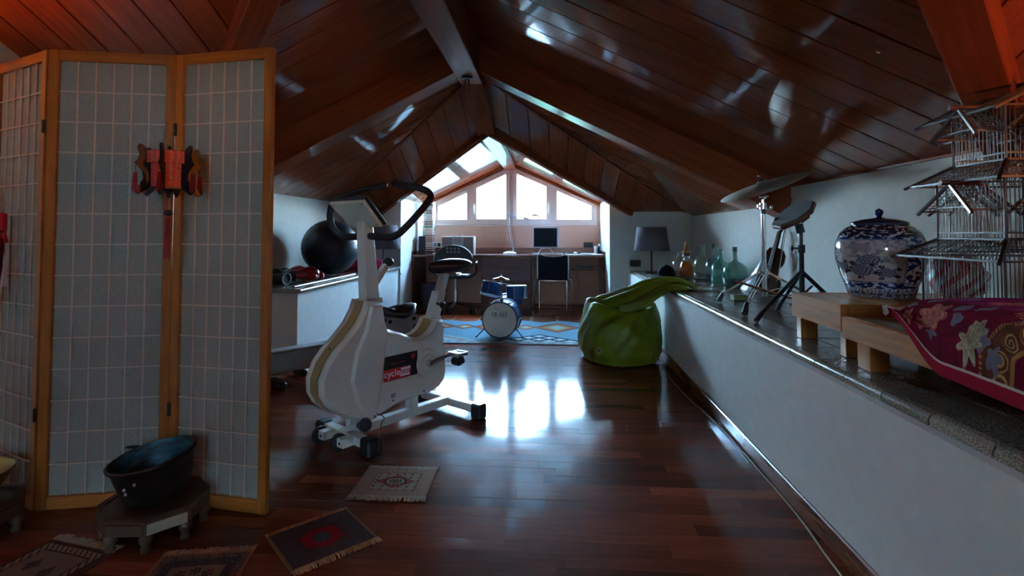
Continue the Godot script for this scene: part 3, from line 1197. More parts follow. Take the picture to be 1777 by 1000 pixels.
	put(st, "display_window", mk("blue_film", lin(0.05, 0.16, 0.36), 0.2), con)
	# handlebars
	var right := curve([Vector3(0.10, 1.035, 0.0), Vector3(0.13, 1.028, 0.10), Vector3(0.155, 1.032, 0.165), Vector3(0.20, 1.075, 0.200), Vector3(0.315, 1.205, 0.235), Vector3(0.338, 1.255, 0.228), Vector3(0.315, 1.287, 0.17), Vector3(0.285, 1.304, 0.075), Vector3(0.270, 1.314, 0.022)])
	var left := curve([Vector3(0.10, 1.035, 0.0), Vector3(0.10, 1.028, -0.10), Vector3(0.085, 1.04, -0.20), Vector3(0.06, 1.10, -0.25), Vector3(0.075, 1.205, -0.26), Vector3(0.11, 1.245, -0.235), Vector3(0.18, 1.280, -0.15), Vector3(0.245, 1.308, -0.03)])
	st = nb()
	tube(st, right, 0.0185, 12)
	ball(st, right[-1], Vector3(0.0185, 0.0185, 0.0185), 10)
	put(st, "handlebar", M.foam_grip, b)
	st = nb()
	tube(st, left, 0.0185, 12)
	ball(st, left[-1], Vector3(0.0185, 0.0185, 0.0185), 10)
	put(st, "handlebar", M.foam_grip, b)
	# saddle and its post
	st = nb()
	prism(st, v2([[0.533, 0.550], [0.597, 0.545], [0.650, 0.700], [0.592, 0.710]]), -0.034, 0.034, Transform3D(), 0.006)
	prism(st, v2([[0.525, 0.548], [0.603, 0.540], [0.608, 0.562], [0.530, 0.572]]), -0.040, 0.040, Transform3D(), 0.003)
	var sp := put(st, "seat_sleeve", M.bike_tube, b)
	st = nb()
	prism(st, v2([[0.598, 0.69], [0.642, 0.68], [0.686, 0.805], [0.644, 0.812]]), -0.026, 0.026, Transform3D(), 0.004)
	put(st, "seat_post", M.steel, sp)
	st = nb()
	cyl(st, Vector3(0.578, 0.640, 0.03), Vector3(0.560, 0.640, 0.085), 0.008, -1, 10)
	ball(st, Vector3(0.556, 0.640, 0.10), Vector3(0.020, 0.020, 0.018), 12)
	put(st, "height_knob", M.black_plastic, sp)
	st = nb()
	var sad := func(u: float, v: float) -> Vector3:
		var a := TAU * u
		var s := 0.5 - 0.5 * cos(PI * v)
		var ang := PI * v
		var half := 0.145
		var x := 0.69 - half * cos(ang)
		var wide := lerpf(0.030, 0.118, smoothstep(0.0, 0.8, s)) * pow(maxf(0.0, sin(ang)), 0.5)
		var thick := 0.036 * pow(maxf(0.0, sin(ang)), 0.4)
		var y := 0.850 + 0.012 * s + sin(a) * thick * (1.0 if sin(a) > 0 else 1.35)
		return Vector3(x, y, -cos(a) * wide)
	sheet(st, 28, 18, sad)
	put(st, "saddle", mk("saddle_vinyl", lin(0.012, 0.013, 0.016), 0.28), sp)
	st = nb()
	box(st, Vector3(0.672, 0.812, 0), Vector3(0.05, 0.03, 0.05), Basis(), 0.006)
	for q in [-1.0, 1.0]:
		for k in 4:
			cyl(st, Vector3(0.735, 0.795 + 0.008 * k, 0.05 * q), Vector3(0.735, 0.799 + 0.008 * k, 0.05 * q), 0.016, -1, 12)
		tube(st, [Vector3(0.63, 0.815, 0.01 * q), Vector3(0.68, 0.806, 0.03 * q), Vector3(0.74, 0.80, 0.05 * q)], 0.005, 6)
	put(st, "saddle_spring", M.chrome, sp)
	# base
	st = nb()
	bar(st, Vector3(-0.02, 0.062, 0), Vector3(0.70, 0.055, 0), 0.052, 0.045, 0.005)
	bx(st, Vector3(0.395, 0.07, -0.026), Vector3(0.445, 0.165, 0.026), 0.003)
	bx(st, Vector3(0.035, 0.07, -0.055), Vector3(0.085, 0.125, -0.015), 0.003)
	bx(st, Vector3(0.035, 0.07, 0.015), Vector3(0.085, 0.125, 0.055), 0.003)
	var base := put(st, "base_rail", M.bike_tube, b)
	for e in [[0.0, 0.18], [0.70, 0.235]]:
		st = nb()
		bx(st, Vector3(e[0] - 0.026, 0.03, -e[1]), Vector3(e[0] + 0.026, 0.075, e[1]), 0.005)
		put(st, "foot_bar", M.bike_tube, base)
		for s in [-1.0, 1.0]:
			st = nb()
			var c := Vector3(e[0], 0.041, s * (e[1] + 0.012))
			box(st, c, Vector3(0.068, 0.082, 0.075), Basis(), 0.010)
			put(st, "end_cap", M.black_plastic, base)
	for t in [-0.085, 0.075]:
		st = nb()
		bx(st, Vector3(-0.085, 0.03, t - 0.024), Vector3(-0.02, 0.072, t + 0.024), 0.002)
		var wb := put(st, "wheel_bracket", M.bike_tube, base)
		st = nb()
		cyl(st, Vector3(-0.066, 0.042, t - 0.046), Vector3(-0.066, 0.042, t - 0.024), 0.042, -1, 24)
		put(st, "transport_wheel", M.black_rubber, wb)
		st = nb()
		cyl(st, Vector3(-0.088, 0.05, t), Vector3(-0.084, 0.05, t), 0.007, -1, 10)
		put(st, "bolt", M.dark_iron, wb)
	st = nb()
	ball(st, Vector3(0.03, 0.115, 0.115), Vector3(0.035, 0.035, 0.03), 14)
	box(st, Vector3(0.03, 0.105, 0.085), Vector3(0.03, 0.03, 0.05), Basis(), 0.006)
	var plug := put(st, "adapter", M.black_plastic, base)
	st = nb()
	tube(st, curve([Vector3(0.10, 0.15, 0.08), Vector3(0.13, 0.13, 0.13), Vector3(0.09, 0.11, 0.16), Vector3(0.05, 0.07, 0.22), Vector3(0.02, 0.02, 0.265), Vector3(-0.03, 0.005, 0.26)]), 0.0025, 6)
	put(st, "cord", M.black_plastic, plug)

# ------------------------------------------------------------------ desk
func build_desk() -> void:
	wood("desk_wood", lin(0.20, 0.052, 0.022), 0.28, Vector3(0.4, 7, 1), 0.4)
	wood("drawer_wood", lin(0.125, 0.040, 0.028), 0.4, Vector3(0.4, 7, 1))
	var d := thing("desk", "long reddish wood desk with drawers built under the gable window", "desk", Vector3(-0.6, 0, -7.6))
	var o := d.position
	var st := nb()
	bx(st, Vector3(-1.90, 0.716, -7.985) - o, Vector3(0.69, 0.747, -7.25) - o, 0.004)
	put(st, "worktop", M.desk_wood, d)
	var up := structure("trim_1")
	st = nb()
	bx(st, Vector3(-1.90, 0.747, -7.998), Vector3(0.69, 0.825, -7.978), 0.003)
	put(st, "upstand", M.desk_wood, up)
	for x in [-1.9185, 0.6915]:
		st = nb()
		bx(st, Vector3(x, 0.747, -7.985), Vector3(x + 0.017, 0.795, -7.24), 0.003)
		put(st, "end_riser", M.desk_wood, up)
	for x in [-1.915, 0.688]:
		st = nb()
		bx(st, Vector3(x, 0.0, -7.985) - o, Vector3(x + 0.02, 0.746, -7.24) - o, 0.003)
		put(st, "side_panel", M.desk_wood, d)
	st = nb()
	bx(st, Vector3(-0.972, 0.0, -7.8) - o, Vector3(-0.289, 0.714, -7.30) - o)
	var body := put(st, "drawer_unit", M.drawer_wood, d)
	var ys := [0.03, 0.235, 0.41, 0.565, 0.705]
	for i in 4:
		st = nb()
		bx(st, Vector3(-0.968, ys[i] + 0.003, -7.30) - o, Vector3(-0.293, ys[i + 1] - 0.003, -7.278) - o, 0.002)
		put(st, "drawer_front", M.drawer_wood, body)

func ordinal(n: int) -> String:
	var suffix := "th"
	if n % 100 < 11 or n % 100 > 13:
		suffix = ["th", "st", "nd", "rd", "th", "th", "th", "th", "th", "th"][n % 10]
	return "%d%s" % [n, suffix]

func build_desk_things() -> void:
	var y := 0.747
	# speaker
	var t := thing("loudspeaker", "small black loudspeaker on the desk beside the disc tower", "speaker", Vector3(-1.82, y, -7.42), 0.25)
	var st := nb()
	bx(st, Vector3(-0.05, 0, -0.08), Vector3(0.05, 0.255, 0.06), 0.008)
	put(st, "cabinet", M.black_plastic, t)
	st = nb()
	bx(st, Vector3(0.0515, 0.01, -0.06), Vector3(0.055, 0.245, 0.05), 0.002)
	put(st, "grille", M.grey_plastic, t)
	# disc tower with its cases
	t = thing("disc_tower", "tall narrow wire tower holding discs at the desk's end", "disc rack", Vector3(-1.77, y, -7.63))
	st = nb()
	bx(st, Vector3(-0.075, 0, -0.07), Vector3(0.075, 0.012, 0.07), 0.003)
	put(st, "base", M.grey_plastic, t)
	for px in [-0.072, 0.072]:
		for pz in [-0.06, 0.06]:
			st = nb()
			cyl(st, Vector3(px, 0, pz), Vector3(px, 0.735, pz), 0.0035, -1, 8)
			put(st, "upright", M.chrome, t)
	for yy in [0.36, 0.735]:
		st = nb()
		bx(st, Vector3(-0.078, yy - 0.003, -0.066), Vector3(0.078, yy + 0.003, 0.066))
		put(st, "shelf", M.chrome, t)
	mk("case_clear", lin(0.55, 0.60, 0.60), 0.15)
	mk("case_green", lin(0.03, 0.38, 0.25), 0.2)
	mk("case_dark", lin(0.05, 0.05, 0.06), 0.25)
	mk("case_white", lin(0.65, 0.66, 0.64), 0.25)
	var cols := ["case_clear", "case_white", "case_dark", "case_clear", "case_white"]
	var names := {"case_clear": "clear disc case", "case_green": "green disc case", "case_dark": "dark disc case", "case_white": "white disc case"}
	rng.seed = 3
	for i in 34:
		var low := i < 12
		var yy := y + (0.016 + i * 0.027 if low else 0.375 + (i - 12) * 0.0158)
		var col: String = cols[rng.randi() % 5]
		if low and col == "case_white":
			col = "case_dark"
		if i in [12, 13, 32, 33]:
			col = "case_green"
		st = nb()
		bx(st, Vector3(-0.066, 0, -0.058), Vector3(0.066, 0.0095, 0.062), 0.0015)
		var o := put(st, "disc_case", M[col])
		o.position = Vector3(-1.77 + rng.randf_range(-0.002, 0.002), yy, -7.63 + rng.randf_range(-0.004, 0.004))
		tag(o, "%s, %s up from the disc tower's base" % [names[col], ordinal(i + 1)], "disc case", "disc cases in the tower")
	# stereo
	t = thing("stereo", "silver and grey compact stereo with two speaker fronts on the desk", "stereo", Vector3(-1.345, y, -7.66))
	st = nb()
	bx(st, Vector3(-0.235, 0.0, -0.10), Vector3(0.235, 0.25, 0.07), 0.006)
	put(st, "cabinet", mk("stereo_pale", lin(0.60, 0.55, 0.44), 0.5), t)
	for s in [-1.0, 1.0]:
		st = nb()
		box(st, Vector3(0.152 * s, 0.125, 0.074), Vector3(0.145, 0.236, 0.012), Basis(), 0.004)
		put(st, "speaker_front", mk("stereo_grey", lin(0.17, 0.155, 0.155), 0.7), t)
	st = nb()
	box(st, Vector3(0.0, 0.127, 0.076), Vector3(0.152, 0.246, 0.018), Basis(), 0.004)
	var face := put(st, "control_face", mk("stereo_silver", lin(0.32, 0.32, 0.34), 0.4, 0.4), t)
	st = nb()
	box(st, Vector3(0.0, 0.20, 0.086), Vector3(0.11, 0.07, 0.006))
	put(st, "disc_lid", M.grey_plastic, face)
	st = nb()
	cyl(st, Vector3(0.045, 0.12, 0.085), Vector3(0.045, 0.12, 0.096), 0.018, -1, 20)
	put(st, "volume_knob", M.steel, face)
	for bxx in [-0.045, -0.015, 0.015]:
		st = nb()
		box(st, Vector3(bxx, 0.06, 0.086), Vector3(0.022, 0.05, 0.006))
		put(st, "button", M.black_plastic, face)
	st = nb()
	cyl(st, Vector3(0.05, 0.25, -0.06), Vector3(0.056, 0.37, -0.06), 0.0015, -1, 6)
	put(st, "aerial", M.steel, t)
	# sockets on the wall
	for a in [[Vector3(0.534, 0.868, -7.998), "dark socket plate on the wall right of the computer monitor"], [Vector3(-1.735, 0.868, -7.998), "pale socket plate on the wall behind the disc tower"]]:
		t = thing("wall_socket", a[1], "socket", a[0])
		st = nb()
		box(st, Vector3(0, 0, 0.004), Vector3(0.135, 0.08, 0.008), Basis(), 0.002)
		put(st, "plate", M.dark_iron if a[0].x > 0 else M.white_plastic, t)
		for s in [-0.035, 0.035]:
			st = nb()
			box(st, Vector3(s, 0, 0.010), Vector3(0.05, 0.055, 0.006), Basis(), 0.002)
			put(st, "outlet", M.black_plastic, t)
	# desk lamp with a jointed arm
	t = thing("desk_lamp", "white jointed desk lamp with small curved head, standing before the window", "lamp", Vector3(-0.60, y, -7.62))
	mk("lamp_white", lin(0.72, 0.72, 0.74), 0.35)
	mk("lamp_arm", lin(0.34, 0.33, 0.33), 0.4)
	st = nb()
	lathe(st, [Vector2(0, 0), Vector2(0.098, 0.0), Vector2(0.098, 0.012), Vector2(0.07, 0.03), Vector2(0.03, 0.038), Vector2(0, 0.04)], 32)
	put(st, "base", M.lamp_white, t)
	st = nb()
	cyl(st, Vector3(0.045, 0.03, 0), Vector3(0.045, 0.10, 0), 0.008, -1, 10)
	put(st, "stem", M.lamp_white, t)
	for dx in [0.0, 0.022]:
		st = nb()
		cyl(st, Vector3(0.045 - dx, 0.09, 0.006), Vector3(-0.022 - dx, 0.535, 0.006), 0.0060, -1, 8)
		put(st, "lower_arm", M.lamp_arm, t)
	st = nb()
	ball(st, Vector3(-0.03, 0.54, 0), Vector3(0.016, 0.016, 0.012), 12)
	box(st, Vector3(-0.02, 0.552, 0), Vector3(0.06, 0.012, 0.012))
	put(st, "elbow", M.lamp_arm, t)
	for dy in [0.0, 0.022]:
		st = nb()
		cyl(st, Vector3(-0.03, 0.535 + dy, 0), Vector3(0.275, 0.498 + dy * 0.4, 0.02), 0.0060, -1, 8)
		put(st, "upper_arm", M.lamp_arm, t)
	st = nb()
	var head := func(u: float, v: float) -> Vector3:
		var s := v
		var x := 0.265 + 0.15 * s
		var yc := 0.482 + 0.062 * sin(PI * (0.12 + 0.68 * s))
		var a := PI * u
		return Vector3(x + 0.012 * sin(a), yc + 0.03 * sin(a) * (0.6 + 0.4 * sin(PI * s)), 0.04 * cos(a))
	sheet(st, 12, 12, head, true)
	sheet(st, 12, 12, head)
	put(st, "shade", mk("lamp_head", lin(0.50, 0.50, 0.52), 0.4), t)
	# monitor
	t = thing("computer_monitor", "flat computer monitor with dark screen and silver rim on the desk", "monitor", Vector3(-0.09, y, -7.70))
	mk("monitor_silver", lin(0.50, 0.50, 0.53), 0.4)
	st = nb()
	box(st, Vector3(0, 0.232, 0), Vector3(0.37, 0.305, 0.045), Basis(), 0.006)
	var mf := put(st, "casing", M.monitor_silver, t)
	st = nb()
	box(st, Vector3(-0.005, 0.236, 0.0235), Vector3(0.328, 0.262, 0.003))
	put(st, "display_panel", mk("dark_display", lin(0.004, 0.010, 0.020), 0.4, 0.0, 0.25), mf)
	st = nb()
	for s in [-1.0, 1.0]:
		tube(st, curve([Vector3(0.05 * s, 0.085, -0.005), Vector3(0.075 * s, 0.06, 0.03), Vector3(0.11 * s, 0.004, 0.06)]), 0.006, 8)
	tube(st, [Vector3(-0.11, 0.005, 0.06), Vector3(0.11, 0.005, 0.06)], 0.005, 8)
	box(st, Vector3(0, 0.10, -0.01), Vector3(0.12, 0.06, 0.02), Basis(), 0.004)
	put(st, "stand", M.monitor_silver, t)
	# keyboard, mouse, mat, papers, pen pots
	t = thing("keyboard", "pale computer keyboard lying before the monitor", "keyboard", Vector3(-0.06, y, -7.47))
	st = nb()
	bx(st, Vector3(-0.215, 0, -0.07), Vector3(0.215, 0.018, 0.07), 0.004)
	put(st, "case", M.white_plastic, t)
	for r in 4:
		for c in 14:
			st = nb()
			box(st, Vector3(-0.187 + c * 0.0288, 0.020, -0.045 + r * 0.029), Vector3(0.024, 0.008, 0.024), Basis(), 0.002)
			put(st, "key", M.grey_plastic, t)
	t = thing("computer_mouse", "small white computer mouse on a pale mat on the desk", "mouse", Vector3(0.325, y + 0.0035, -7.55))
	st = nb()
	ball(st, Vector3(0, 0.012, 0), Vector3(0.03, 0.022, 0.05), 16)
	put(st, "shell", M.white_plastic, t)
	st = nb()
	bx(st, Vector3(-0.13, 0, -0.09), Vector3(0.12, 0.003, 0.09))
	tag(put(st, "mouse_mat", M.white_paper), "thin pale mouse mat under the white mouse", "mat").position = Vector3(0.30, y, -7.53)
	for a in [[Vector3(0.50, y, -7.50), Vector3(0.20, 0.016, 0.14), "thin stack of white paper beside the mouse mat"], [Vector3(0.61, y, -7.36), Vector3(0.15, 0.011, 0.10), "small white notepad on the desk's right end"]]:
		st = nb()
		bx(st, Vector3(-a[1].x, 0, -a[1].z) * 0.5, Vector3(a[1].x * 0.5, a[1].y, a[1].z * 0.5))
		tag(put(st, "paper_stack", M.white_paper), a[2], "paper").position = a[0]
	t = thing("pen_pot", "pale cylindrical pen pot on the desk by the right wall", "pot", Vector3(0.605, y, -7.55))
	st = nb()
	lathe(st, [Vector2(0, 0), Vector2(0.022, 0), Vector2(0.022, 0.115), Vector2(0.018, 0.115), Vector2(0.018, 0.01), Vector2(0, 0.01)], 20)
	put(st, "cup", M.stereo_pale, t)
	st = nb()
	cyl(st, Vector3(0, 0.012, 0), Vector3(-0.012, 0.145, 0.0), 0.004, -1, 8)
	put(st, "pen", M.black_plastic, t)
	t = thing("spray_bottle", "dark bottle with white cap beside the pen pot", "bottle", Vector3(0.655, y, -7.56))
	st = nb()
	lathe(st, [Vector2(0, 0), Vector2(0.022, 0), Vector2(0.022, 0.11), Vector2(0.014, 0.12), Vector2(0, 0.12)], 20)
	put(st, "body", M.case_dark, t)
	st = nb()
	lathe(st, [Vector2(0.011, 0.12), Vector2(0.011, 0.145), Vector2(0, 0.147)], 16)
	put(st, "cap", M.white_plastic, t)
	# bin under the desk
	t = thing("waste_bin", "dark grey fabric bin under the desk's left end", "bin", Vector3(-1.68, 0, -7.45))
	st = nb()
	lathe(st, [Vector2(0, 0.0), Vector2(0.14, 0), Vector2(0.165, 0.34), Vector2(0.158, 0.34), Vector2(0.135, 0.012), Vector2(0, 0.012)], 28)
	put(st, "tub", cloth("bin_cloth", lin(0.07, 0.05, 0.07)), t)
	t = thing("router", "small black router on a shelf below the desk's right end", "router", Vector3(0.45, 0.545, -7.69))
	st = nb()
	bx(st, Vector3(-0.12, 0, -0.07), Vector3(0.12, 0.035, 0.07), 0.005)
	put(st, "case", M.black_plastic, t)
	st = nb()
	tube(st, curve([Vector3(-0.08, 0.02, 0.07), Vector3(-0.11, -0.08, 0.09), Vector3(-0.07, -0.2, 0.08), Vector3(-0.10, -0.32, 0.09)]), 0.003, 6)
	put(st, "cable", M.black_plastic, t)
	st = nb()
	bx(st, Vector3(0.25, 0.525, -7.78), Vector3(0.685, 0.545, -7.58))
	tag(put(st, "under_desk_shelf", M.drawer_wood), "dark wood shelf fixed under the right half of the desk", "shelf")

# ------------------------------------------------------------------ chairs
func build_chairs() -> void:
	var bm := cloth("chair_mesh", lin(0.012, 0.016, 0.022), 0.1)
	var t := thing("side_chair", "black mesh-back chair with thin chrome legs pushed up to the desk", "chair", Vector3(0.01, 0, -7.12))
	var st := nb()
	var back := func(u: float, v: float) -> Vector3:
		return Vector3(lerpf(-0.19, 0.19, u), lerpf(0.43, 0.755, v), 0.15 + 0.03 * pow(2.0 * u - 1.0, 2.0) * -1.0 + 0.03 * v)
	sheet(st, 10, 6, back)
	sheet(st, 10, 6, func(u: float, v: float) -> Vector3: return back.call(u, v) - Vector3(0, 0, 0.018), true)
	for e in [0.0, 1.0]:
		sheet(st, 1, 6, func(u: float, v: float) -> Vector3: return back.call(e, v) - Vector3(0, 0, 0.018 * u), e == 1.0)
	sheet(st, 10, 1, func(u: float, v: float) -> Vector3: return back.call(u, 1.0) - Vector3(0, 0, 0.018 * v))
	put(st, "backrest", bm, t)
	st = nb()
	tube(st, curve([Vector3(-0.195, 0.44, 0.135), Vector3(-0.193, 0.755, 0.165), Vector3(-0.10, 0.748, 0.19), Vector3(0.0, 0.742, 0.20), Vector3(0.10, 0.748, 0.19), Vector3(0.193, 0.755, 0.165), Vector3(0.195, 0.44, 0.135)]), 0.007, 8)
	put(st, "back_frame", M.chrome, t)
	st = nb()
	box(st, Vector3(0, 0.445, -0.05), Vector3(0.40, 0.03, 0.40), Basis(), 0.01)
	put(st, "seat", bm, t)
	for s in [-1.0, 1.0]:
		st = nb()
		tube(st, curve([Vector3(0.12 * s, 0.432, 0.14), Vector3(0.17 * s, 0.425, 0.145), Vector3(0.176 * s, 0.38, 0.15), Vector3(0.176 * s, 0.0, 0.155)]), 0.011, 10)
		put(st, "leg", M.chrome, t)
		st = nb()
		tube(st, curve([Vector3(0.17 * s, 0.43, -0.12), Vector3(0.235 * s, 0.42, -0.135), Vector3(0.25 * s, 0.37, -0.15), Vector3(0.265 * s, 0.0, -0.18)]), 0.010, 10)
		put(st, "leg", M.chrome, t)
	st = nb()
	tube(st, [Vector3(-0.175, 0.428, 0.145), Vector3(0.175, 0.428, 0.145)], 0.009, 8)
	put(st, "seat_bar", M.chrome, t)
	# swivel chair
	t = thing("office_chair", "black swivel office chair with perforated rounded back at the desk", "chair", Vector3(-1.28, 0, -7.02))
	var shell := mk("chair_shell", lin(0.010, 0.011, 0.013), 0.32)
	st = nb()
	var arc := []
	for i in 25:
		var a := PI * i / 24.0
		arc.append([0.26 * cos(a), 0.70 + 0.19 * sin(a)])
	arc.append_array([[-0.26, 0.62], [-0.18, 0.555], [0.18, 0.555], [0.26, 0.62]])
	prism(st, v2(arc), 0.10, 0.14, Transform3D(), 0.010, Vector2.ZERO, true)
	var bk := put(st, "backrest", shell, t)
	for r in 2:
		for c in 4:
			st = nb()
			cyl(st, Vector3(-0.075 + c * 0.05, 0.80 + 0.045 * r, 0.138), Vector3(-0.075 + c * 0.05, 0.80 + 0.045 * r, 0.1415), 0.015, -1, 14)
			put(st, "vent_hole", M.grey_plastic, bk)
	st = nb()
	lathe(st, [Vector2(0, 0.44), Vector2(0.2, 0.445), Vector2(0.235, 0.465), Vector2(0.235, 0.485), Vector2(0.2, 0.51), Vector2(0, 0.505)], 32, Transform3D(Basis(), Vector3(0, 0, -0.10)))
	put(st, "seat", shell, t)
	for s in [-1.0, 1.0]:
		st = nb()
		tube(st, curve([Vector3(0.2 * s, 0.48, 0.0), Vector3(0.28 * s, 0.52, 0.02), Vector3(0.285 * s, 0.64, 0.02), Vector3(0.28 * s, 0.66, -0.12), Vector3(0.275 * s, 0.645, -0.2)]), 0.014, 10)
		put(st, "armrest", shell, t)
	st = nb()
	cyl(st, Vector3(0, 0.12, -0.06), Vector3(0, 0.28, -0.06), 0.028, -1, 16)
	cyl(st, Vector3(0, 0.28, -0.06), Vector3(0, 0.45, -0.06), 0.016, -1, 16)
	put(st, "gas_column", M.chrome, t)
	for i in 5:
		var a := TAU * i / 5.0 + 0.35
		var e := Vector3(0.28 * cos(a), 0.075, -0.06 + 0.28 * sin(a))
		st = nb()
		bar(st, Vector3(0, 0.125, -0.06), e, 0.04, 0.028, 0.006)
		var sp := put(st, "base_spoke", shell, t)
		st = nb()
		cyl(st, e + Vector3(-0.016, -0.045, 0), e + Vector3(0.016, -0.045, 0), 0.03, -1, 16)
		cyl(st, e + Vector3(0, -0.045, 0), e, 0.008, -1, 8)
		put(st, "castor", M.black_plastic, sp)

# ------------------------------------------------------------------ toy drums
func drum(st_shell: SurfaceTool, p0: Vector3, p1: Vector3, r: float) -> void:
	cyl(st_shell, p0, p1, r, -1, 40)

func build_drums() -> void:
	mk("drum_blue", lin(0.012, 0.075, 0.28), 0.2, 0.3)
	mk("drum_head", lin(0.58, 0.56, 0.53), 0.5)
	mk("drum_print", lin(0.03, 0.03, 0.03), 0.6)
	var o := Vector3(-0.507, 0.0112, -5.30)
	var t := thing("drum_kit", "small blue toy drum kit with white bass head on the patterned rug", "drum kit", o, -0.10)
	var st := nb()
	var zf := 0.06
	var zb := -0.20
	var cy := 0.178 + 0.008
	drum(st, Vector3(0, cy, zb), Vector3(0, cy, zf), 0.172)
	var bass := put(st, "bass_drum", M.drum_blue, t)
	st = nb()
	cyl(st, Vector3(0, cy, zf), Vector3(0, cy, zf + 0.004), 0.166, -1, 48)
	var hd := put(st, "bass_head", M.drum_head, bass)
	for z in [zf - 0.012, zb]:
		st = nb()
		var hoop := []
		for i in 48:
			var a := TAU * i / 48.0
			hoop.append(Vector3(0.173 * cos(a), cy + 0.173 * sin(a), z + 0.006))
		tube(st, hoop, 0.008, 8, -1.0, true)
		put(st, "hoop", M.black_plastic, bass)
	lettering("CB SKY", 0.052, 0.0006, M.drum_print, hd, Transform3D(Basis(Vector3(0.86, 0, 0), Vector3.UP, Vector3(0, 0, 1)), Vector3(0.0, cy + 0.055, zf + 0.0045)), "lettering", true, "Droid Serif")
	lettering("PERCUSSION", 0.019, 0.0006, M.drum_print, hd, Transform3D(Basis(Vector3(1.05, 0, 0), Vector3.UP, Vector3(0, 0, 1)), Vector3(0.0, cy + 0.028, zf + 0.0045)), "lettering", false)
	st = nb()
	var sw := []
	for i in 13:
		var u := i / 12.0
		sw.append(Vector3(-0.055 + 0.125 * u, cy + 0.098 + 0.013 * cos(u * 4.4 - 0.4) - 0.006 * u, zf + 0.0045))
	tube(st, sw, 0.0022, 6, 0.0014)
	put(st, "emblem", M.drum_print, hd)
	for s in [-1.0, 1.0]:
		st = nb()
		cyl(st, Vector3(0.14 * s, cy - 0.07, 0.0), Vector3(0.235 * s, 0.013, 0.05), 0.0055, -1, 8)
		ball(st, Vector3(0.235 * s, 0.016, 0.05), Vector3(0.010, 0.008, 0.010), 10)
		put(st, "spur", M.dark_iron, bass)
	for i in 6:
		var a := TAU * i / 6.0
		st = nb()
		cyl(st, Vector3(0.182 * cos(a), cy + 0.182 * sin(a), zb), Vector3(0.182 * cos(a), cy + 0.182 * sin(a), zf), 0.004, -1, 8)
		box(st, Vector3(0.182 * cos(a), cy + 0.182 * sin(a), zf), Vector3(0.014, 0.014, 0.012))
		put(st, "tension_rod", M.chrome, bass)
	# post, toms and cymbal
	st = nb()
	cyl(st, Vector3(0.0, cy + 0.165, -0.05), Vector3(0.0, 0.46, -0.05), 0.009, -1, 12)
	cyl(st, Vector3(0.0, 0.45, -0.05), Vector3(-0.005, 0.605, -0.05), 0.005, -1, 10)
	box(st, Vector3(0, cy + 0.185, -0.05), Vector3(0.04, 0.025, 0.04), Basis(), 0.004)
	put(st, "post", M.chrome, t)
	for a in [[Vector3(-0.108, 0.475, -0.05), -0.16, 0.30], [Vector3(0.150, 0.452, -0.05), 0.03, 0.05]]:
		var c: Vector3 = a[0]
		var bas := Basis(Vector3(0, 0, 1), a[1]) * Basis(Vector3(1, 0, 0), -a[2])
		var up := bas.y
		st = nb()
		drum(st, c - up * 0.062, c + up * 0.062, 0.098)
		var tom := put(st, "tom", M.drum_blue, t)
		st = nb()
		cyl(st, c - up * 0.064, c - up * 0.0625, 0.094, -1, 36)
		put(st, "drum_head", M.drum_head, tom)
		st = nb()
		cyl(st, c + up * 0.0625, c + up * 0.064, 0.094, -1, 36)
		put(st, "drum_head", M.drum_head, tom)
		for e in [-1.0, 1.0]:
			st = nb()
			var hoop := []
			for i in 36:
				var an := TAU * i / 36.0
				hoop.append(c + up * 0.060 * e + (bas.x * cos(an) + bas.z * sin(an)) * 0.099)
			tube(st, hoop, 0.0045, 6, -1.0, true)
			put(st, "hoop", M.chrome if e > 0 else M.black_plastic, tom)
		for i in 6:
			var an := TAU * i / 6.0 + 0.6
			var q := c + (bas.x * cos(an) + bas.z * sin(an)) * 0.103
			st = nb()
			cyl(st, q - up * 0.062, q + up * 0.062, 0.003, -1, 6)
			put(st, "tension_rod", M.chrome, tom)
		st = nb()
		cyl(st, c + Vector3(-signf(c.x) * 0.095, -0.02, 0), Vector3(0, 0.42, -0.05), 0.006, -1, 8)
		put(st, "bracket", M.chrome, tom)
	st = nb()
	lathe(st, [Vector2(0.0, -0.004), Vector2(0.085, -0.012), Vector2(0.085, -0.010), Vector2(0.03, 0.0), Vector2(0.022, 0.010), Vector2(0.0, 0.013)], 36, Transform3D(Basis(Vector3(0, 0, 1), -0.08) * Basis(Vector3(1, 0, 0), 0.12), Vector3(-0.005, 0.588, -0.05)))
	cyl(st, Vector3(-0.005, 0.595, -0.05), Vector3(-0.005, 0.622, -0.05), 0.005, -1, 8)
	put(st, "cymbal", M.chrome, t)
	st = nb()
	cyl(st, Vector3(-0.14, 0.555, -0.02), Vector3(0.10, 0.522, -0.06), 0.004, 0.003, 8)
	tag(put(st, "drumstick", mk("stick_wood", lin(0.45, 0.33, 0.22), 0.5)), "pale drumstick lying across the two small blue toms", "drumstick").position = o
	# snare on its own stand behind
	t = thing("snare_drum", "small blue snare drum on a low stand behind the bass drum", "drum", Vector3(-0.44, 0.0112, -5.72))
	st = nb()
	drum(st, Vector3(0, 0.28, 0), Vector3(0, 0.355, 0), 0.115)
	put(st, "shell", M.drum_blue, t)
	st = nb()
	cyl(st, Vector3(0, 0.355, 0), Vector3(0, 0.359, 0), 0.112, -1, 36)
	put(st, "drum_head", mk("snare_head", lin(0.10, 0.30, 0.52), 0.4), t)
	for i in 3:
		var a := TAU * i / 3.0
		st = nb()
		tube(st, [Vector3(0.09 * cos(a), 0.28, 0.09 * sin(a)), Vector3(0, 0.14, 0), Vector3(0.13 * cos(a + PI), 0.011, 0.13 * sin(a + PI))], 0.0055, 8)
		put(st, "stand_leg", M.chrome, t)

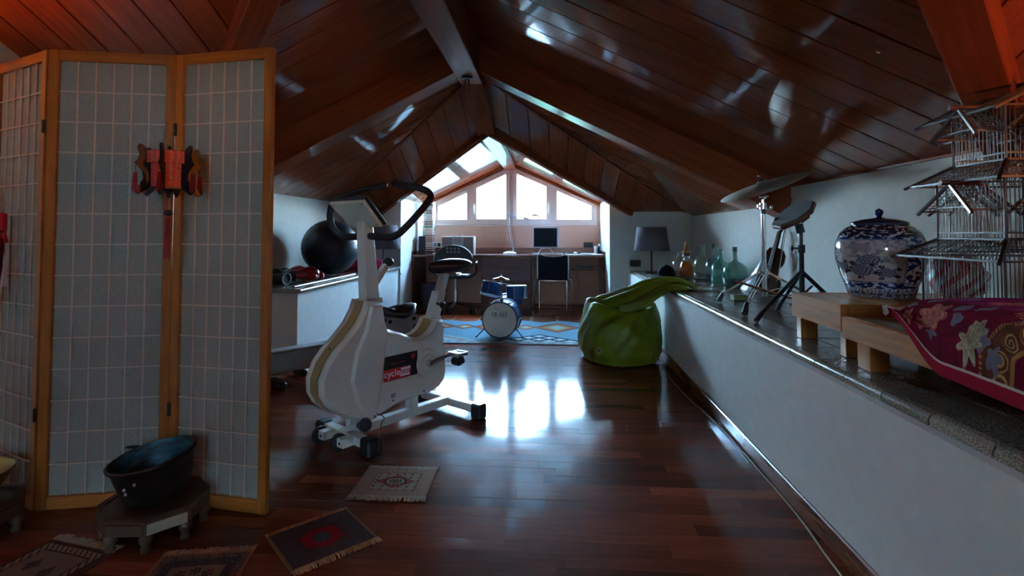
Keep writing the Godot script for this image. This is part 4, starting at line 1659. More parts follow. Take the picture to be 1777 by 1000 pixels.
# ------------------------------------------------------------------ rugs
func tex_of(w: int, h: int, fn: Callable) -> ImageTexture:
	var im := Image.create(w, h, false, Image.FORMAT_RGB8)
	for y in h:
		for x in w:
			im.set_pixel(x, y, fn.call(x, y))
	return ImageTexture.create_from_image(im)

func rug_mat(called: String, tex: Texture2D) -> StandardMaterial3D:
	var m := mk(called, Color(1, 1, 1), 0.95, 0.0, 0.2)
	m.albedo_texture = tex
	m.texture_repeat = false
	return m

# a flat rug, its pattern on the upper face; u runs along x, v along z; corners lift by a little
func rug_body(st: SurfaceTool, w: float, l: float, th: float) -> void:
	var top := func(u: float, v: float) -> Vector3:
		return Vector3((u - 0.5) * w, th + 0.0012 * sin(9.0 * u + 3.0) * sin(7.0 * v), (v - 0.5) * l)
	sheet(st, 10, 10, top, true)
	flat(st)
	var e := [Vector3(-w, 0, -l) * 0.5, Vector3(w, 0, -l) * 0.5, Vector3(w, 0, l) * 0.5, Vector3(-w, 0, l) * 0.5]
	var uv := [Vector2(0.01, 0.01), Vector2(0.99, 0.01), Vector2(0.99, 0.99), Vector2(0.01, 0.99)]
	for i in 4:
		var a: Vector3 = e[i]
		var b: Vector3 = e[(i + 1) % 4]
		var up := Vector3(0, th, 0)
		quad(st, b, a, a + up, b + up, uv[(i + 1) % 4], uv[i], uv[i], uv[(i + 1) % 4])

func fringe(parent: Node3D, mat: Material, w: float, l: float, side: float, len: float, clumps: int) -> void:
	var st := nb()
	for i in clumps:
		for k in 3:
			var x := -w * 0.5 + w * (i + 0.5 + rng.randf_range(-0.4, 0.4)) / clumps
			var z := side * l * 0.5
			var e := len * rng.randf_range(0.7, 1.1)
			var dx := rng.randf_range(-0.3, 0.3) * e
			tube(st, [Vector3(x, 0.005, z - side * 0.004), Vector3(x + dx * 0.4, 0.007, z + side * e * 0.5), Vector3(x + dx, 0.002, z + side * e)], 0.0030, 4, 0.0014)
	put(st, "fringe", mat, parent, true)

func n01(s: int, f: float) -> FastNoiseLite:
	var n := FastNoiseLite.new()
	n.seed = s
	n.frequency = f
	return n

func build_rugs() -> void:
	rng.seed = 77
	var nz := n01(4, 0.25)
	# the large rug under the drums
	var W := 2.62
	var L := 1.74
	var zc := -5.04 - L * 0.5
	var x0 := -1.77
	var sky_b := lin(0.17, 0.32, 0.40)
	var pale := lin(0.36, 0.47, 0.46)
	var org := lin(0.40, 0.10, 0.035)
	var yel := lin(0.40, 0.32, 0.14)
	var blk := lin(0.012, 0.014, 0.03)
	var brn := lin(0.12, 0.05, 0.028)
	var big := func(px: int, py: int) -> Color:
		var x := x0 + W * (px + 0.5) / 655.0
		var d := 5.04 + L * (1.0 - (py + 0.5) / 480.0)
		var g := nz.get_noise_2d(px, py)
		var c := sky_b
		if d < 5.055:
			return blk
		if d < 5.14:
			var m := fposmod(x * 9.0, 1.0)
			var q := absf(m - 0.5) * 2.0
			var w2 := absf(d - 5.095) / 0.04
			c = pale if q + w2 < 0.75 else (org.lerp(pale, 0.4) if g > 0.0 else sky_b)
			return c.lerp(Color.BLACK, 0.12 * absf(g))
		if d < 5.16:
			return yel.lerp(sky_b, 0.5)
		# dark lattice triangle
		var tx := (x + 0.13) / 0.45
		var ty := (d - 5.17) / 0.36
		if ty > 0.0 and absf(tx) + ty < 1.0:
			var a := fposmod((tx + ty) * 2.25, 1.0)
			var b := fposmod((tx - ty) * 2.25, 1.0)
			if a > 0.28 and a < 0.95 and b > 0.05 and b < 0.72:
				return pale.lerp(Color.WHITE, 0.15)
			return blk
		# pale half diamonds along the front
		for cx in [-1.35, 0.85]:
			var r := absf(x - cx) / 0.62 + absf(d - 5.2) / 0.42
			if r < 1.0:
				c = pale if r > 0.86 or r < 0.75 else org.lerp(pale, 0.5)
				if g > 0.35:
					c = org.lerp(pale, 0.3)
		# chain of diamonds
		for k in 8:
			var cx: float = -1.65 + 0.34 * k
			var large := k % 2 == 1
			var r: float = absf(x - cx) / (0.26 if large else 0.13) + absf(d - 5.93) / (0.30 if large else 0.16)
			if r < 1.0:
				c = blk if r > 0.95 else (org if r > 0.62 else (yel if r > 0.34 else pale))
		if d > 6.32 + 0.05 * sin(x * 14.0):
			var m := fposmod(x * 3.2 + 0.3, 1.0)
			c = org if x < -0.55 else brn.lerp(org, 0.25)
			if absf(m - 0.5) < 0.06 and fposmod(d * 7.0, 1.0) > 0.5:
				c = yel
			if d > 6.72:
				c = brn
		return c.lerp(Color.BLACK, clampf(0.10 + 0.25 * g, 0.0, 0.4))
	var st := nb()
	rug_body(st, W, L, 0.010)
	var r := put(st, "area_rug", rug_mat("area_rug_weave", tex_of(655, 480, big)))
	tag(r, "large blue and orange kilim rug lying under the toy drum kit", "rug").position = Vector3(x0 + W * 0.5, 0, zc)
	# four small fringed rugs near the screen
	var tan_c := lin(0.34, 0.23, 0.16)
	var red := lin(0.34, 0.03, 0.03)
	var dk := lin(0.05, 0.03, 0.028)
	var cream := lin(0.46, 0.35, 0.24)
	var a1 := func(px: int, py: int) -> Color:
		var u := (px + 0.5) / 150.0
		var v := (py + 0.5) / 140.0
		var e := minf(minf(u, 1.0 - u), minf(v, 1.0 - v))
		var g := nz.get_noise_2d(px * 2.0, py * 2.0)
		var c := cream
		if e < 0.035:
			c = tan_c
		elif e < 0.20:
			var m := fposmod((u + v) * 14.0, 1.0)
			var k := fposmod((u - v) * 14.0, 1.0)
			c = red.lerp(cream, 0.35) if (m < 0.4 and k < 0.4) else (dk.lerp(cream, 0.5) if (m > 0.6 and k > 0.6 and g > 0) else cream)
			if e > 0.18:
				c = red.lerp(cream, 0.5)
		else:
			var r2 := absf(u - 0.5) / 0.28 + absf(v - 0.5) / 0.24
			var r3 := Vector2((u - 0.5) / 0.15, (v - 0.5) / 0.13).length()
			if r3 < 1.0:
				c = dk if r3 > 0.85 else (dk if fposmod(atan2(v - 0.5, u - 0.5) * 8.0 / TAU, 1.0) < 0.5 and r3 < 0.6 else cream)
			elif r2 < 1.0:
				c = red if fposmod(r2 * 5.0 + g, 1.0) < 0.7 else cream
			elif fposmod(u * 9.0, 1.0) < 0.35 and fposmod(v * 9.0, 1.0) < 0.35:
				c = dk.lerp(cream, 0.35)
		return c.lerp(Color.BLACK, clampf(0.1 + 0.2 * g, 0.0, 0.4))
	var a2 := func(px: int, py: int) -> Color:
		var u := (px + 0.5) / 150.0
		var v := (py + 0.5) / 140.0
		var e := minf(minf(u, 1.0 - u), minf(v, 1.0 - v))
		var g := nz.get_noise_2d(px * 2.0, py * 2.0 + 300)
		var c := lin(0.10, 0.035, 0.028)
		if e < 0.03:
			c = lin(0.30, 0.14, 0.05)
		elif e < 0.24:
			c = lin(0.05, 0.045, 0.045) if fposmod(e * 22.0, 1.0) < 0.45 else lin(0.13, 0.05, 0.04)
		else:
			var r2 := maxf(absf(u - 0.5) / 0.22, absf(v - 0.5) / 0.26 + absf(u - 0.5) * 2.0)
			if r2 < 1.0:
				c = lin(0.34, 0.008, 0.015)
			if Vector2((u - 0.5) / 0.1, (v - 0.5) / 0.13).length() < 1.0:
				c = lin(0.06, 0.05, 0.05) if g < 0.25 else lin(0.3, 0.25, 0.22)
		return c.lerp(Color.BLACK, clampf(0.15 + 0.3 * g, 0.0, 0.45))
	var a3 := func(px: int, py: int) -> Color:
		var u := (px + 0.5) / 150.0
		var v := (py + 0.5) / 140.0
		var e := minf(minf(u, 1.0 - u), minf(v, 1.0 - v))
		var g := nz.get_noise_2d(px * 2.0 + 300, py * 2.0)
		var c := lin(0.26, 0.16, 0.09)
		if e < 0.04:
			c = lin(0.36, 0.15, 0.07)
		elif e < 0.11:
			c = dk if fposmod((u + v) * 18.0, 1.0) < 0.55 else tan_c
		elif e < 0.22:
			c = lin(0.055, 0.05, 0.055) if g < 0.3 else tan_c
		else:
			for q in [[0.36, 0.34], [0.5, 0.30], [0.64, 0.34], [0.5, 0.6], [0.36, 0.72], [0.64, 0.72]]:
				var r2: float = Vector2(u - q[0], v - q[1]).length()
				if r2 < 0.055 and fposmod(atan2(v - q[1], u - q[0]) * 6.0 / TAU, 1.0) < 0.55:
					c = dk
		return c.lerp(Color.BLACK, clampf(0.1 + 0.25 * g, 0.0, 0.4))
	var a4 := func(px: int, py: int) -> Color:
		var u := (px + 0.5) / 150.0
		var v := (py + 0.5) / 140.0
		var e := minf(minf(u, 1.0 - u), minf(v, 1.0 - v))
		var g := nz.get_noise_2d(px * 2.0 + 300, py * 2.0 + 300)
		var c := lin(0.25, 0.19, 0.14)
		if e < 0.04:
			c = lin(0.10, 0.05, 0.035)
		elif e < 0.16:
			c = dk if (e < 0.06 or e > 0.145 or fposmod((u - v) * 13.0, 1.0) < 0.25) else tan_c
		else:
			for q in [[0.35, 0.36], [0.64, 0.42], [0.45, 0.62], [0.30, 0.78], [0.66, 0.74]]:
				var r2: float = absf(u - q[0]) * 1.2 + absf(v - q[1])
				if r2 < 0.10 and fposmod((u * 2.0 + v) * 22.0, 1.0) < 0.6:
					c = lin(0.03, 0.04, 0.045)
				elif r2 < 0.14 and g > 0.25:
					c = red.lerp(tan_c, 0.4)
		return c.lerp(Color.BLACK, clampf(0.1 + 0.25 * g, 0.0, 0.4))
	mk("fringe_pale", lin(0.42, 0.34, 0.25), 0.95)
	mk("fringe_tan", lin(0.46, 0.24, 0.11), 0.95)
	mk("fringe_pink", lin(0.46, 0.28, 0.18), 0.95)
	var list := [
		["small cream rug with a red diamond and wool fringe beside the bike's foot", Vector3(-0.658, 0, -2.245), 0.02, 0.31, 0.25, a1, "fringe_pale", 0.030, 46],
		["small dark red rug with a crimson medallion and tan fringe, turned askew", Vector3(-0.790, 0, -1.823), 0.785, 0.29, 0.255, a2, "fringe_tan", 0.022, 40],
		["small tan and black rug with dark border, fringe towards the octagonal table", Vector3(-1.085, 0, -1.545), 0.20, 0.285, 0.34, a3, "fringe_pink", 0.032, 40],
		["small greyish rug with dark figures lying before the low tables' left end", Vector3(-1.60, 0, -1.55), -0.20, 0.275, 0.34, a4, "fringe_pale", 0.040, 40]]
	var k := 0
	for q in list:
		var t := thing("small_rug", q[0], "rug", q[1], q[2], "small fringed rugs")
		st = nb()
		rug_body(st, q[3], q[4], 0.007)
		put(st, "weave", rug_mat("small_rug_%d" % k, tex_of(150, 140, q[5])), t)
		fringe(t, M[q[6]], q[3], q[4], -1.0, q[7], q[8])
		fringe(t, M[q[6]], q[3], q[4], 1.0, q[7], q[8])
		k += 1

# ------------------------------------------------------------------ bean bag
func build_bean_bag() -> void:
	var m := mk("lime_cloth", lin(0.135, 0.175, 0.005), 0.40, 0.0, 0.45)
	m.rim_enabled = true
	m.rim = 0.3
	var t := thing("bean_bag", "lime green bean bag slumped against the ledge, its top flap on the tiles", "bean bag", Vector3(0.56, 0, -4.56))
	# v, y, radius across, radius in depth, shift
	var rows := [[0.0, 0.0, 0.0, 0.0, 0.0], [0.05, 0.0, 0.25, 0.28, 0.0], [0.11, 0.02, 0.30, 0.34, 0.0], [0.22, 0.10, 0.340, 0.375, 0.0], [0.36, 0.21, 0.343, 0.37, 0.0], [0.50, 0.32, 0.322, 0.345, 0.01], [0.62, 0.405, 0.298, 0.31, 0.02], [0.68, 0.445, 0.275, 0.285, 0.02], [0.72, 0.452, 0.250, 0.255, 0.02], [0.80, 0.425, 0.18, 0.18, 0.04], [0.90, 0.41, 0.10, 0.10, 0.06], [1.0, 0.405, 0.0, 0.0, 0.06]]
	var at := func(v: float) -> Array:
		for i in rows.size() - 1:
			if v <= rows[i + 1][0]:
				var f: float = (v - rows[i][0]) / (rows[i + 1][0] - rows[i][0])
				var out := []
				for j in 5:
					out.append(lerpf(rows[i][j], rows[i + 1][j], f))
				return out
		return rows[-1]
	var nz := n01(13, 1.6)
	var nf := n01(14, 3.4)
	var body := func(u: float, v: float) -> Vector3:
		var r: Array = at.call(v)
		var a := TAU * u
		var rimy: float = smoothstep(0.5, 0.7, v) * (1.0 - smoothstep(0.74, 0.9, v))
		var fold: float = 0.012 * rimy * sin(a * 5.0 + 2.0 * sin(a * 2.0))
		var dent: float = 1.0 + 0.07 * nz.get_noise_2d(cos(a) * 1.5 + 3.0, sin(a) * 1.5 + v * 2.0) + 0.022 * nf.get_noise_2d(cos(a) * 2.0, sin(a) * 2.0 + v * 3.0)
		var hem: float = 0.010 * exp(-pow((v - 0.10) / 0.02, 2.0))
		# the rim stands higher at the left and at the back
		var lift: float = rimy * (0.035 * maxf(0.0, -cos(a)) + 0.03 * maxf(0.0, sin(a)) - 0.015 * maxf(0.0, -sin(a)))
		return Vector3(r[4] + cos(a) * (r[2] * dent + fold + hem), r[1] + fold + lift, -sin(a) * (r[3] * dent + fold + hem))
	var st := nb()
	sheet(st, 90, 60, body)
	put(st, "sack", m, t)
	# flap: a crumpled leaf of cloth from the sack's rim up onto the ledge
	for s in 2:
		var path: Array
		var wide: Array
		if s == 0:
			path = curve([Vector3(-0.27, 0.425, -0.10), Vector3(-0.12, 0.50, -0.08), Vector3(0.08, 0.565, -0.05), Vector3(0.24, 0.635, -0.02), Vector3(0.38, 0.672, 0.0), Vector3(0.50, 0.655, 0.02), Vector3(0.61, 0.612, 0.04)], 10)
			wide = [0.10, 0.22, 0.25, 0.20, 0.13, 0.085, 0.055]
		else:
			path = curve([Vector3(-0.02, 0.44, 0.16), Vector3(0.09, 0.475, 0.15), Vector3(0.21, 0.54, 0.12), Vector3(0.32, 0.605, 0.10), Vector3(0.42, 0.625, 0.10), Vector3(0.53, 0.606, 0.10)], 10)
			wide = [0.03, 0.10, 0.13, 0.11, 0.085, 0.05]
		var np := path.size() - 1
		var flap := func(u: float, v: float) -> Vector3:
			var i := mini(int(v * np), np - 1)
			var p: Vector3 = path[i].lerp(path[i + 1], v * np - i)
			var wf := v * (wide.size() - 1)
			var wi := mini(int(wf), wide.size() - 2)
			var w := lerpf(wide[wi], wide[wi + 1], wf - wi)
			var q := 2.0 * u - 1.0
			var amp: float = 0.075 * (1.0 - 0.75 * v)
			var crease: float = absf(fposmod(q * 1.6 + 0.35 * s + 0.5 * v, 1.0) - 0.5) * 2.0 - 0.5
			var crease2: float = absf(fposmod(q * 3.1 - 1.4 * v, 1.0) - 0.5) * 2.0 - 0.5
			var drop: float = 0.075 * q * q * (1.0 - 0.7 * v)
			var floor_y: float = 0.592 if p.x > 0.385 else 0.0
			return Vector3(p.x + 0.02 * crease2, maxf(p.y + amp * crease + 0.4 * amp * crease2 - drop, floor_y), p.z + w * q)
		st = nb()
		sheet(st, 44, 48, flap, true)
		sheet(st, 44, 48, func(u: float, v: float) -> Vector3: return flap.call(u, v) - Vector3(0, 0.008 if flap.call(u, v).y > 0.602 or flap.call(u, v).x < 0.38 else 0.001, 0))
		put(st, "flap", m, t)
	st = nb()
	box(st, Vector3(-0.20, 0.135, 0.318), Vector3(0.045, 0.045, 0.004), Basis(Vector3.UP, -0.52) * Basis(Vector3(0, 0, 1), 0.7))
	var lb := put(st, "cloth_label", mk("label_pink", lin(0.22, 0.16, 0.13), 0.8), t)
	st = nb()
	cyl(st, Vector3(-0.20, 0.135, 0.319), Vector3(-0.202, 0.135, 0.322), 0.012, -1, 16)
	put(st, "emblem", mk("emblem_mauve", lin(0.14, 0.05, 0.06), 0.8), lb)

# ------------------------------------------------------------------ things on the left ledge
func shade_lamp(called_label: String, at: Vector3, r0: float, r1: float, y0: float, y1: float) -> Node3D:
	var t := thing("table_lamp", called_label, "lamp", at)
	var st := nb()
	lathe(st, [Vector2(0, 0), Vector2(0.075, 0), Vector2(0.075, 0.010), Vector2(0.02, 0.016), Vector2(0, 0.016)], 28)
	put(st, "base", M.black_plastic, t)
	st = nb()
	cyl(st, Vector3(0, 0.012, 0), Vector3(0, y0 + 0.09, 0), 0.010, -1, 12)
	put(st, "stem", M.black_plastic, t)
	st = nb()
	lathe(st, [Vector2(r0, y0), Vector2(r1, y1), Vector2(r1 - 0.003, y1), Vector2(r0 - 0.003, y0), Vector2(r0, y0)], 40)
	put(st, "lamp_shade", M.shade_grey, t)
	st = nb()
	for i in 3:
		var a := TAU * i / 3.0
		cyl(st, Vector3(0, y0 + 0.09, 0), Vector3((r0 - 0.01) * cos(a), y0 + 0.02, (r0 - 0.01) * sin(a)), 0.002, -1, 6)
	put(st, "shade_ring", M.dark_iron, t)
	return t

func build_left_ledge_things() -> void:
	var Y := 0.621
	var sh := cloth("shade_grey", lin(0.17, 0.16, 0.18), 0.1)
	sh.backlight_enabled = true
	sh.backlight = Color(0.30, 0.30, 0.32)
	shade_lamp("table lamp with grey drum shade behind the pink rolled mat", Vector3(-2.06, Y, -6.44), 0.205, 0.163, 0.232, 0.52)
	# exercise ball
	var t := thing("exercise_ball", "very large dark blue exercise ball resting on the ledge", "ball", Vector3(-2.245, Y, -5.30))
	var st := nb()
	var prof := []
	for i in 49:
		var a := -PI / 2 + PI * i / 48.0
		var rr := 0.281 + 0.0012 * sin(a * 60.0)
		prof.append(Vector2(maxf(0.0, rr * cos(a)) if i > 0 and i < 48 else 0.0, 0.281 + rr * sin(a) * 0.985))
	lathe(st, prof, 64)
	put(st, "skin", mk("ball_vinyl", lin(0.010, 0.022, 0.036), 0.38), t)
	st = nb()
	cyl(st, Vector3(0.279, 0.33, 0.04), Vector3(0.286, 0.332, 0.041), 0.010, -1, 12)
	put(st, "valve", M.black_plastic, t)
	# rolled mat
	t = thing("exercise_mat", "pink rolled-up exercise mat lying behind the bike's post", "mat", Vector3(-2.20, Y + 0.062, -5.98), 0.35)
	mk("mat_pink", lin(0.62, 0.03, 0.16), 0.7)
	st = nb()
	cyl(st, Vector3(-0.25, 0, 0), Vector3(0.25, 0, 0), 0.0605, -1, 32)
	put(st, "roll", M.mat_pink, t)
	st = nb()
	var sp := []
	for i in 80:
		var a := i * 0.32
		var rr := 0.012 + 0.047 * i / 80.0
		sp.append(Vector3(0.251, rr * cos(a), rr * sin(a)))
	tube(st, sp, 0.0042, 6)
	put(st, "coil", M.mat_pink, t)
	# boxing gloves
	mk("glove_red", lin(0.26, 0.012, 0.012), 0.3)
	for g in [[Vector3(-2.155, Y, -4.55), 0.5, "shiny red boxing glove lying in front of its pair"], [Vector3(-2.31, Y, -4.68), 1.2, "red boxing glove lying behind the shiny one"]]:
		t = thing("boxing_glove", g[2], "glove", g[0], g[1])
		st = nb()
		var glove := func(u: float, v: float) -> Vector3:
			var a := TAU * u
			var an := PI * v
			var x := -0.12 * cos(an)
			var w := pow(maxf(0.0, sin(an)), 0.6) * lerpf(0.045, 0.080, smoothstep(0.2, 0.7, v))
			return Vector3(x, 0.062 + sin(a) * w * (0.95 if sin(a) > 0 else 0.75), -cos(a) * w * 0.85)
		sheet(st, 28, 20, glove)
		put(st, "hand", M.glove_red, t)
		st = nb()
		ball(st, Vector3(0.045, 0.048, 0.075), Vector3(0.055, 0.034, 0.030), 16)
		put(st, "thumb", M.glove_red, t)
		st = nb()
		cyl(st, Vector3(-0.16, 0.05, 0), Vector3(-0.075, 0.056, 0), 0.046, 0.052, 24)
		put(st, "cuff", M.black_plastic, t)
	# black bag glove with a pale cuff ring
	t = thing("bag_glove", "black padded glove with a pale ring cuff at the ledge's near end", "glove", Vector3(-2.23, Y, -4.26), -0.3)
	st = nb()
	ball(st, Vector3(-0.09, 0.045, 0), Vector3(0.12, 0.045, 0.07), 20)
	cyl(st, Vector3(-0.02, 0.048, 0), Vector3(0.07, 0.052, 0), 0.046, 0.050, 24)
	put(st, "pad", M.black_rubber, t)
	st = nb()
	var hoop := []
	for i in 28:
		var a := TAU * i / 28.0
		hoop.append(Vector3(0.072, 0.052 + 0.046 * cos(a), 0.046 * sin(a)))
	tube(st, hoop, 0.006, 6, -1.0, true)
	put(st, "cuff_ring", M.grey_plastic, t)
	# vinyl dumbbells
	for g in [[Vector3(-2.26, Y + 0.034, -4.93), 0.5, "small red vinyl dumbbell lying beside the big ball", "glove_red", 0.034], [Vector3(-2.19, Y + 0.034, -4.83), -0.25, "small red vinyl dumbbell lying nearer the ledge's edge", "glove_red", 0.034], [Vector3(-2.52, Y + 0.045, -4.42), 1.45, "black iron dumbbell at the wall nearest the folding screen", "dark_iron", 0.045], [Vector3(-2.53, Y + 0.045, -4.62), 1.6, "second black iron dumbbell along the wall from the folding screen", "dark_iron", 0.045], [Vector3(-2.52, Y + 0.05, -4.83), 1.35, "larger black iron dumbbell along the wall near the ball", "dark_iron", 0.05]]:
		t = thing("dumbbell", g[2], "dumbbell", g[0], g[1])
		var rr: float = g[4]
		st = nb()
		cyl(st, Vector3(-0.055, 0, 0), Vector3(0.055, 0, 0), 0.014, -1, 14)
		put(st, "grip", M[g[3]] if g[3] == "glove_red" else M.chrome, t)
		for s in [-1.0, 1.0]:
			st = nb()
			if g[3] == "glove_red":
				ball(st, Vector3(0.062 * s, 0, 0), Vector3(0.034, rr, rr), 20)
			else:
				cyl(st, Vector3(0.05 * s, 0, 0), Vector3(0.075 * s, 0, 0), rr, -1, 24)
				cyl(st, Vector3(0.076 * s, 0, 0), Vector3(0.09 * s, 0, 0), rr * 0.75, -1, 24)
			put(st, "weight", M[g[3]], t)
	# pale rod along the edge
	t = thing("plastic_rod", "long thin pale rod with a red tip along the ledge's edge", "rod", Vector3(-2.0, Y + 0.008, -4.72))
	st = nb()
	cyl(st, Vector3(0, 0, 0.62), Vector3(0.0, 0, -0.62), 0.008, -1, 10)
	put(st, "shaft", M.white_plastic, t)
	st = nb()
	cyl(st, Vector3(0, 0, 0.68), Vector3(0.0, 0, 0.62), 0.0082, -1, 10)
	put(st, "tip", M.glove_red, t)
	# loose cable end over the corner of the ledge
	st = nb()
	tube(st, curve([Vector3(-2.03, Y + 0.004, -6.50), Vector3(-1.96, Y + 0.006, -6.52), Vector3(-1.905, Y - 0.01, -6.55), Vector3(-1.89, Y - 0.08, -6.60), Vector3(-1.885, Y - 0.10, -6.66)]), 0.004, 6)
	tag(put(st, "lamp_cable", M.black_plastic), "short black cable hanging over the ledge's far corner", "cable")
	# rowing machine between the bike and the left ledge
	t = thing("rowing_machine", "grey rowing machine with long rail and black moulded seat behind the bike", "rowing machine", Vector3(-1.62, 0, -4.13))
	t.basis = Basis(Vector3(0.639, 0, -0.769), Vector3.UP, Vector3(0.769, 0, 0.639))
	st = nb()
	bx(st, Vector3(-1.15, 0.052, -0.045), Vector3(0.95, 0.205, 0.045), 0.008)
	bx(st, Vector3(-1.15, 0.196, -0.058), Vector3(0.95, 0.215, 0.058), 0.005)
	var rail := put(st, "rail", mk("rower_grey", lin(0.30, 0.30, 0.31), 0.4), t)
	for s in [-0.36, 0.02, 0.82]:
		st = nb()
		cyl(st, Vector3(s, 0.027, -0.06), Vector3(s, 0.027, 0.06), 0.027, -1, 16)
		box(st, Vector3(s, 0.045, 0), Vector3(0.04, 0.03, 0.05))
		put(st, "castor", M.black_plastic, rail)
	st = nb()
	prism(st, v2([[0.37, 0.205], [0.60, 0.205], [0.65, 0.27], [0.63, 0.345], [0.34, 0.345], [0.32, 0.27]]), 0.060, 0.070)
	prism(st, v2([[0.37, 0.205], [0.60, 0.205], [0.65, 0.27], [0.63, 0.345], [0.34, 0.345], [0.32, 0.27]]), -0.070, -0.060)
	var car := put(st, "carriage", M.rower_grey, t)
	for q in [[0.36, 0.315], [0.60, 0.315], [0.61, 0.25]]:
		st = nb()
		cyl(st, Vector3(q[0], q[1], -0.066), Vector3(q[0], q[1], 0.078), 0.017, -1, 14)
		put(st, "roller", M.dark_iron, car)
	st = nb()
	cyl(st, Vector3(0.29, 0.30, -0.05), Vector3(0.29, 0.30, 0.05), 0.045, -1, 20)
	put(st, "bumper", M.black_rubber, car)
	st = nb()
	var seat := func(u: float, v: float) -> Vector3:
		var a := TAU * u
		var rx := 0.165
		var rz := 0.135
		var k := pow(sin(PI * minf(v, 0.999)), 0.5)
		var lobe := 1.0 + 0.10 * cos(2.0 * a)
		var x := 0.475 + rx * k * cos(a) * lobe
		var z := rz * k * sin(a)
		var y := 0.345 if v < 0.5 else 0.402
		var dish := -0.040 * exp(-pow((cos(a) * k) / 0.55, 2.0)) * (1.0 if v > 0.5 else 0.0) * (1.0 - 0.3 * k)
		var rise := 0.03 * absf(cos(a)) * k
		return Vector3(x, y + dish + rise + 0.02 * sin(PI * (v - 0.5)), -z)
	sheet(st, 40, 18, seat)
	put(st, "seat", M.saddle_vinyl, t)
	st = nb()
	box(st, Vector3(-0.62, 0.035, 0.10), Vector3(0.07, 0.05, 0.42), Basis(), 0.015)
	put(st, "foot", M.black_plastic, t)

# ------------------------------------------------------------------ things on the right ledge
func bottle_glass(st: SurfaceTool, prof: Array, wall: float, n := 40) -> void:
	# outer skin upwards, then the inside back down
	var p := prof.duplicate()
	var inner := []
	for i in range(prof.size() - 1, 0, -1):
		var q: Vector2 = prof[i]
		inner.append(Vector2(maxf(0.0, q.x - wall), q.y if i == prof.size() - 1 else maxf(q.y, prof[0].y + wall * 1.6)))
	inner.append(Vector2(0, prof[0].y + wall * 1.6))
	p.append_array(inner)
	lathe(st, p, n)

func demijohn_profile(r: float, h: float, neck: float) -> Array:
	return [Vector2(0, 0), Vector2(r * 0.80, 0.0), Vector2(r * 0.93, h * 0.03), Vector2(r * 0.99, h * 0.14), Vector2(r, h * 0.28), Vector2(r * 0.97, h * 0.42), Vector2(r * 0.85, h * 0.53), Vector2(r * 0.62, h * 0.61), Vector2(neck * 1.35, h * 0.67), Vector2(neck, h * 0.74), Vector2(neck * 0.95, h * 0.94), Vector2(neck * 1.18, h * 0.955), Vector2(neck * 1.18, h * 0.99), Vector2(neck * 0.95, h)]

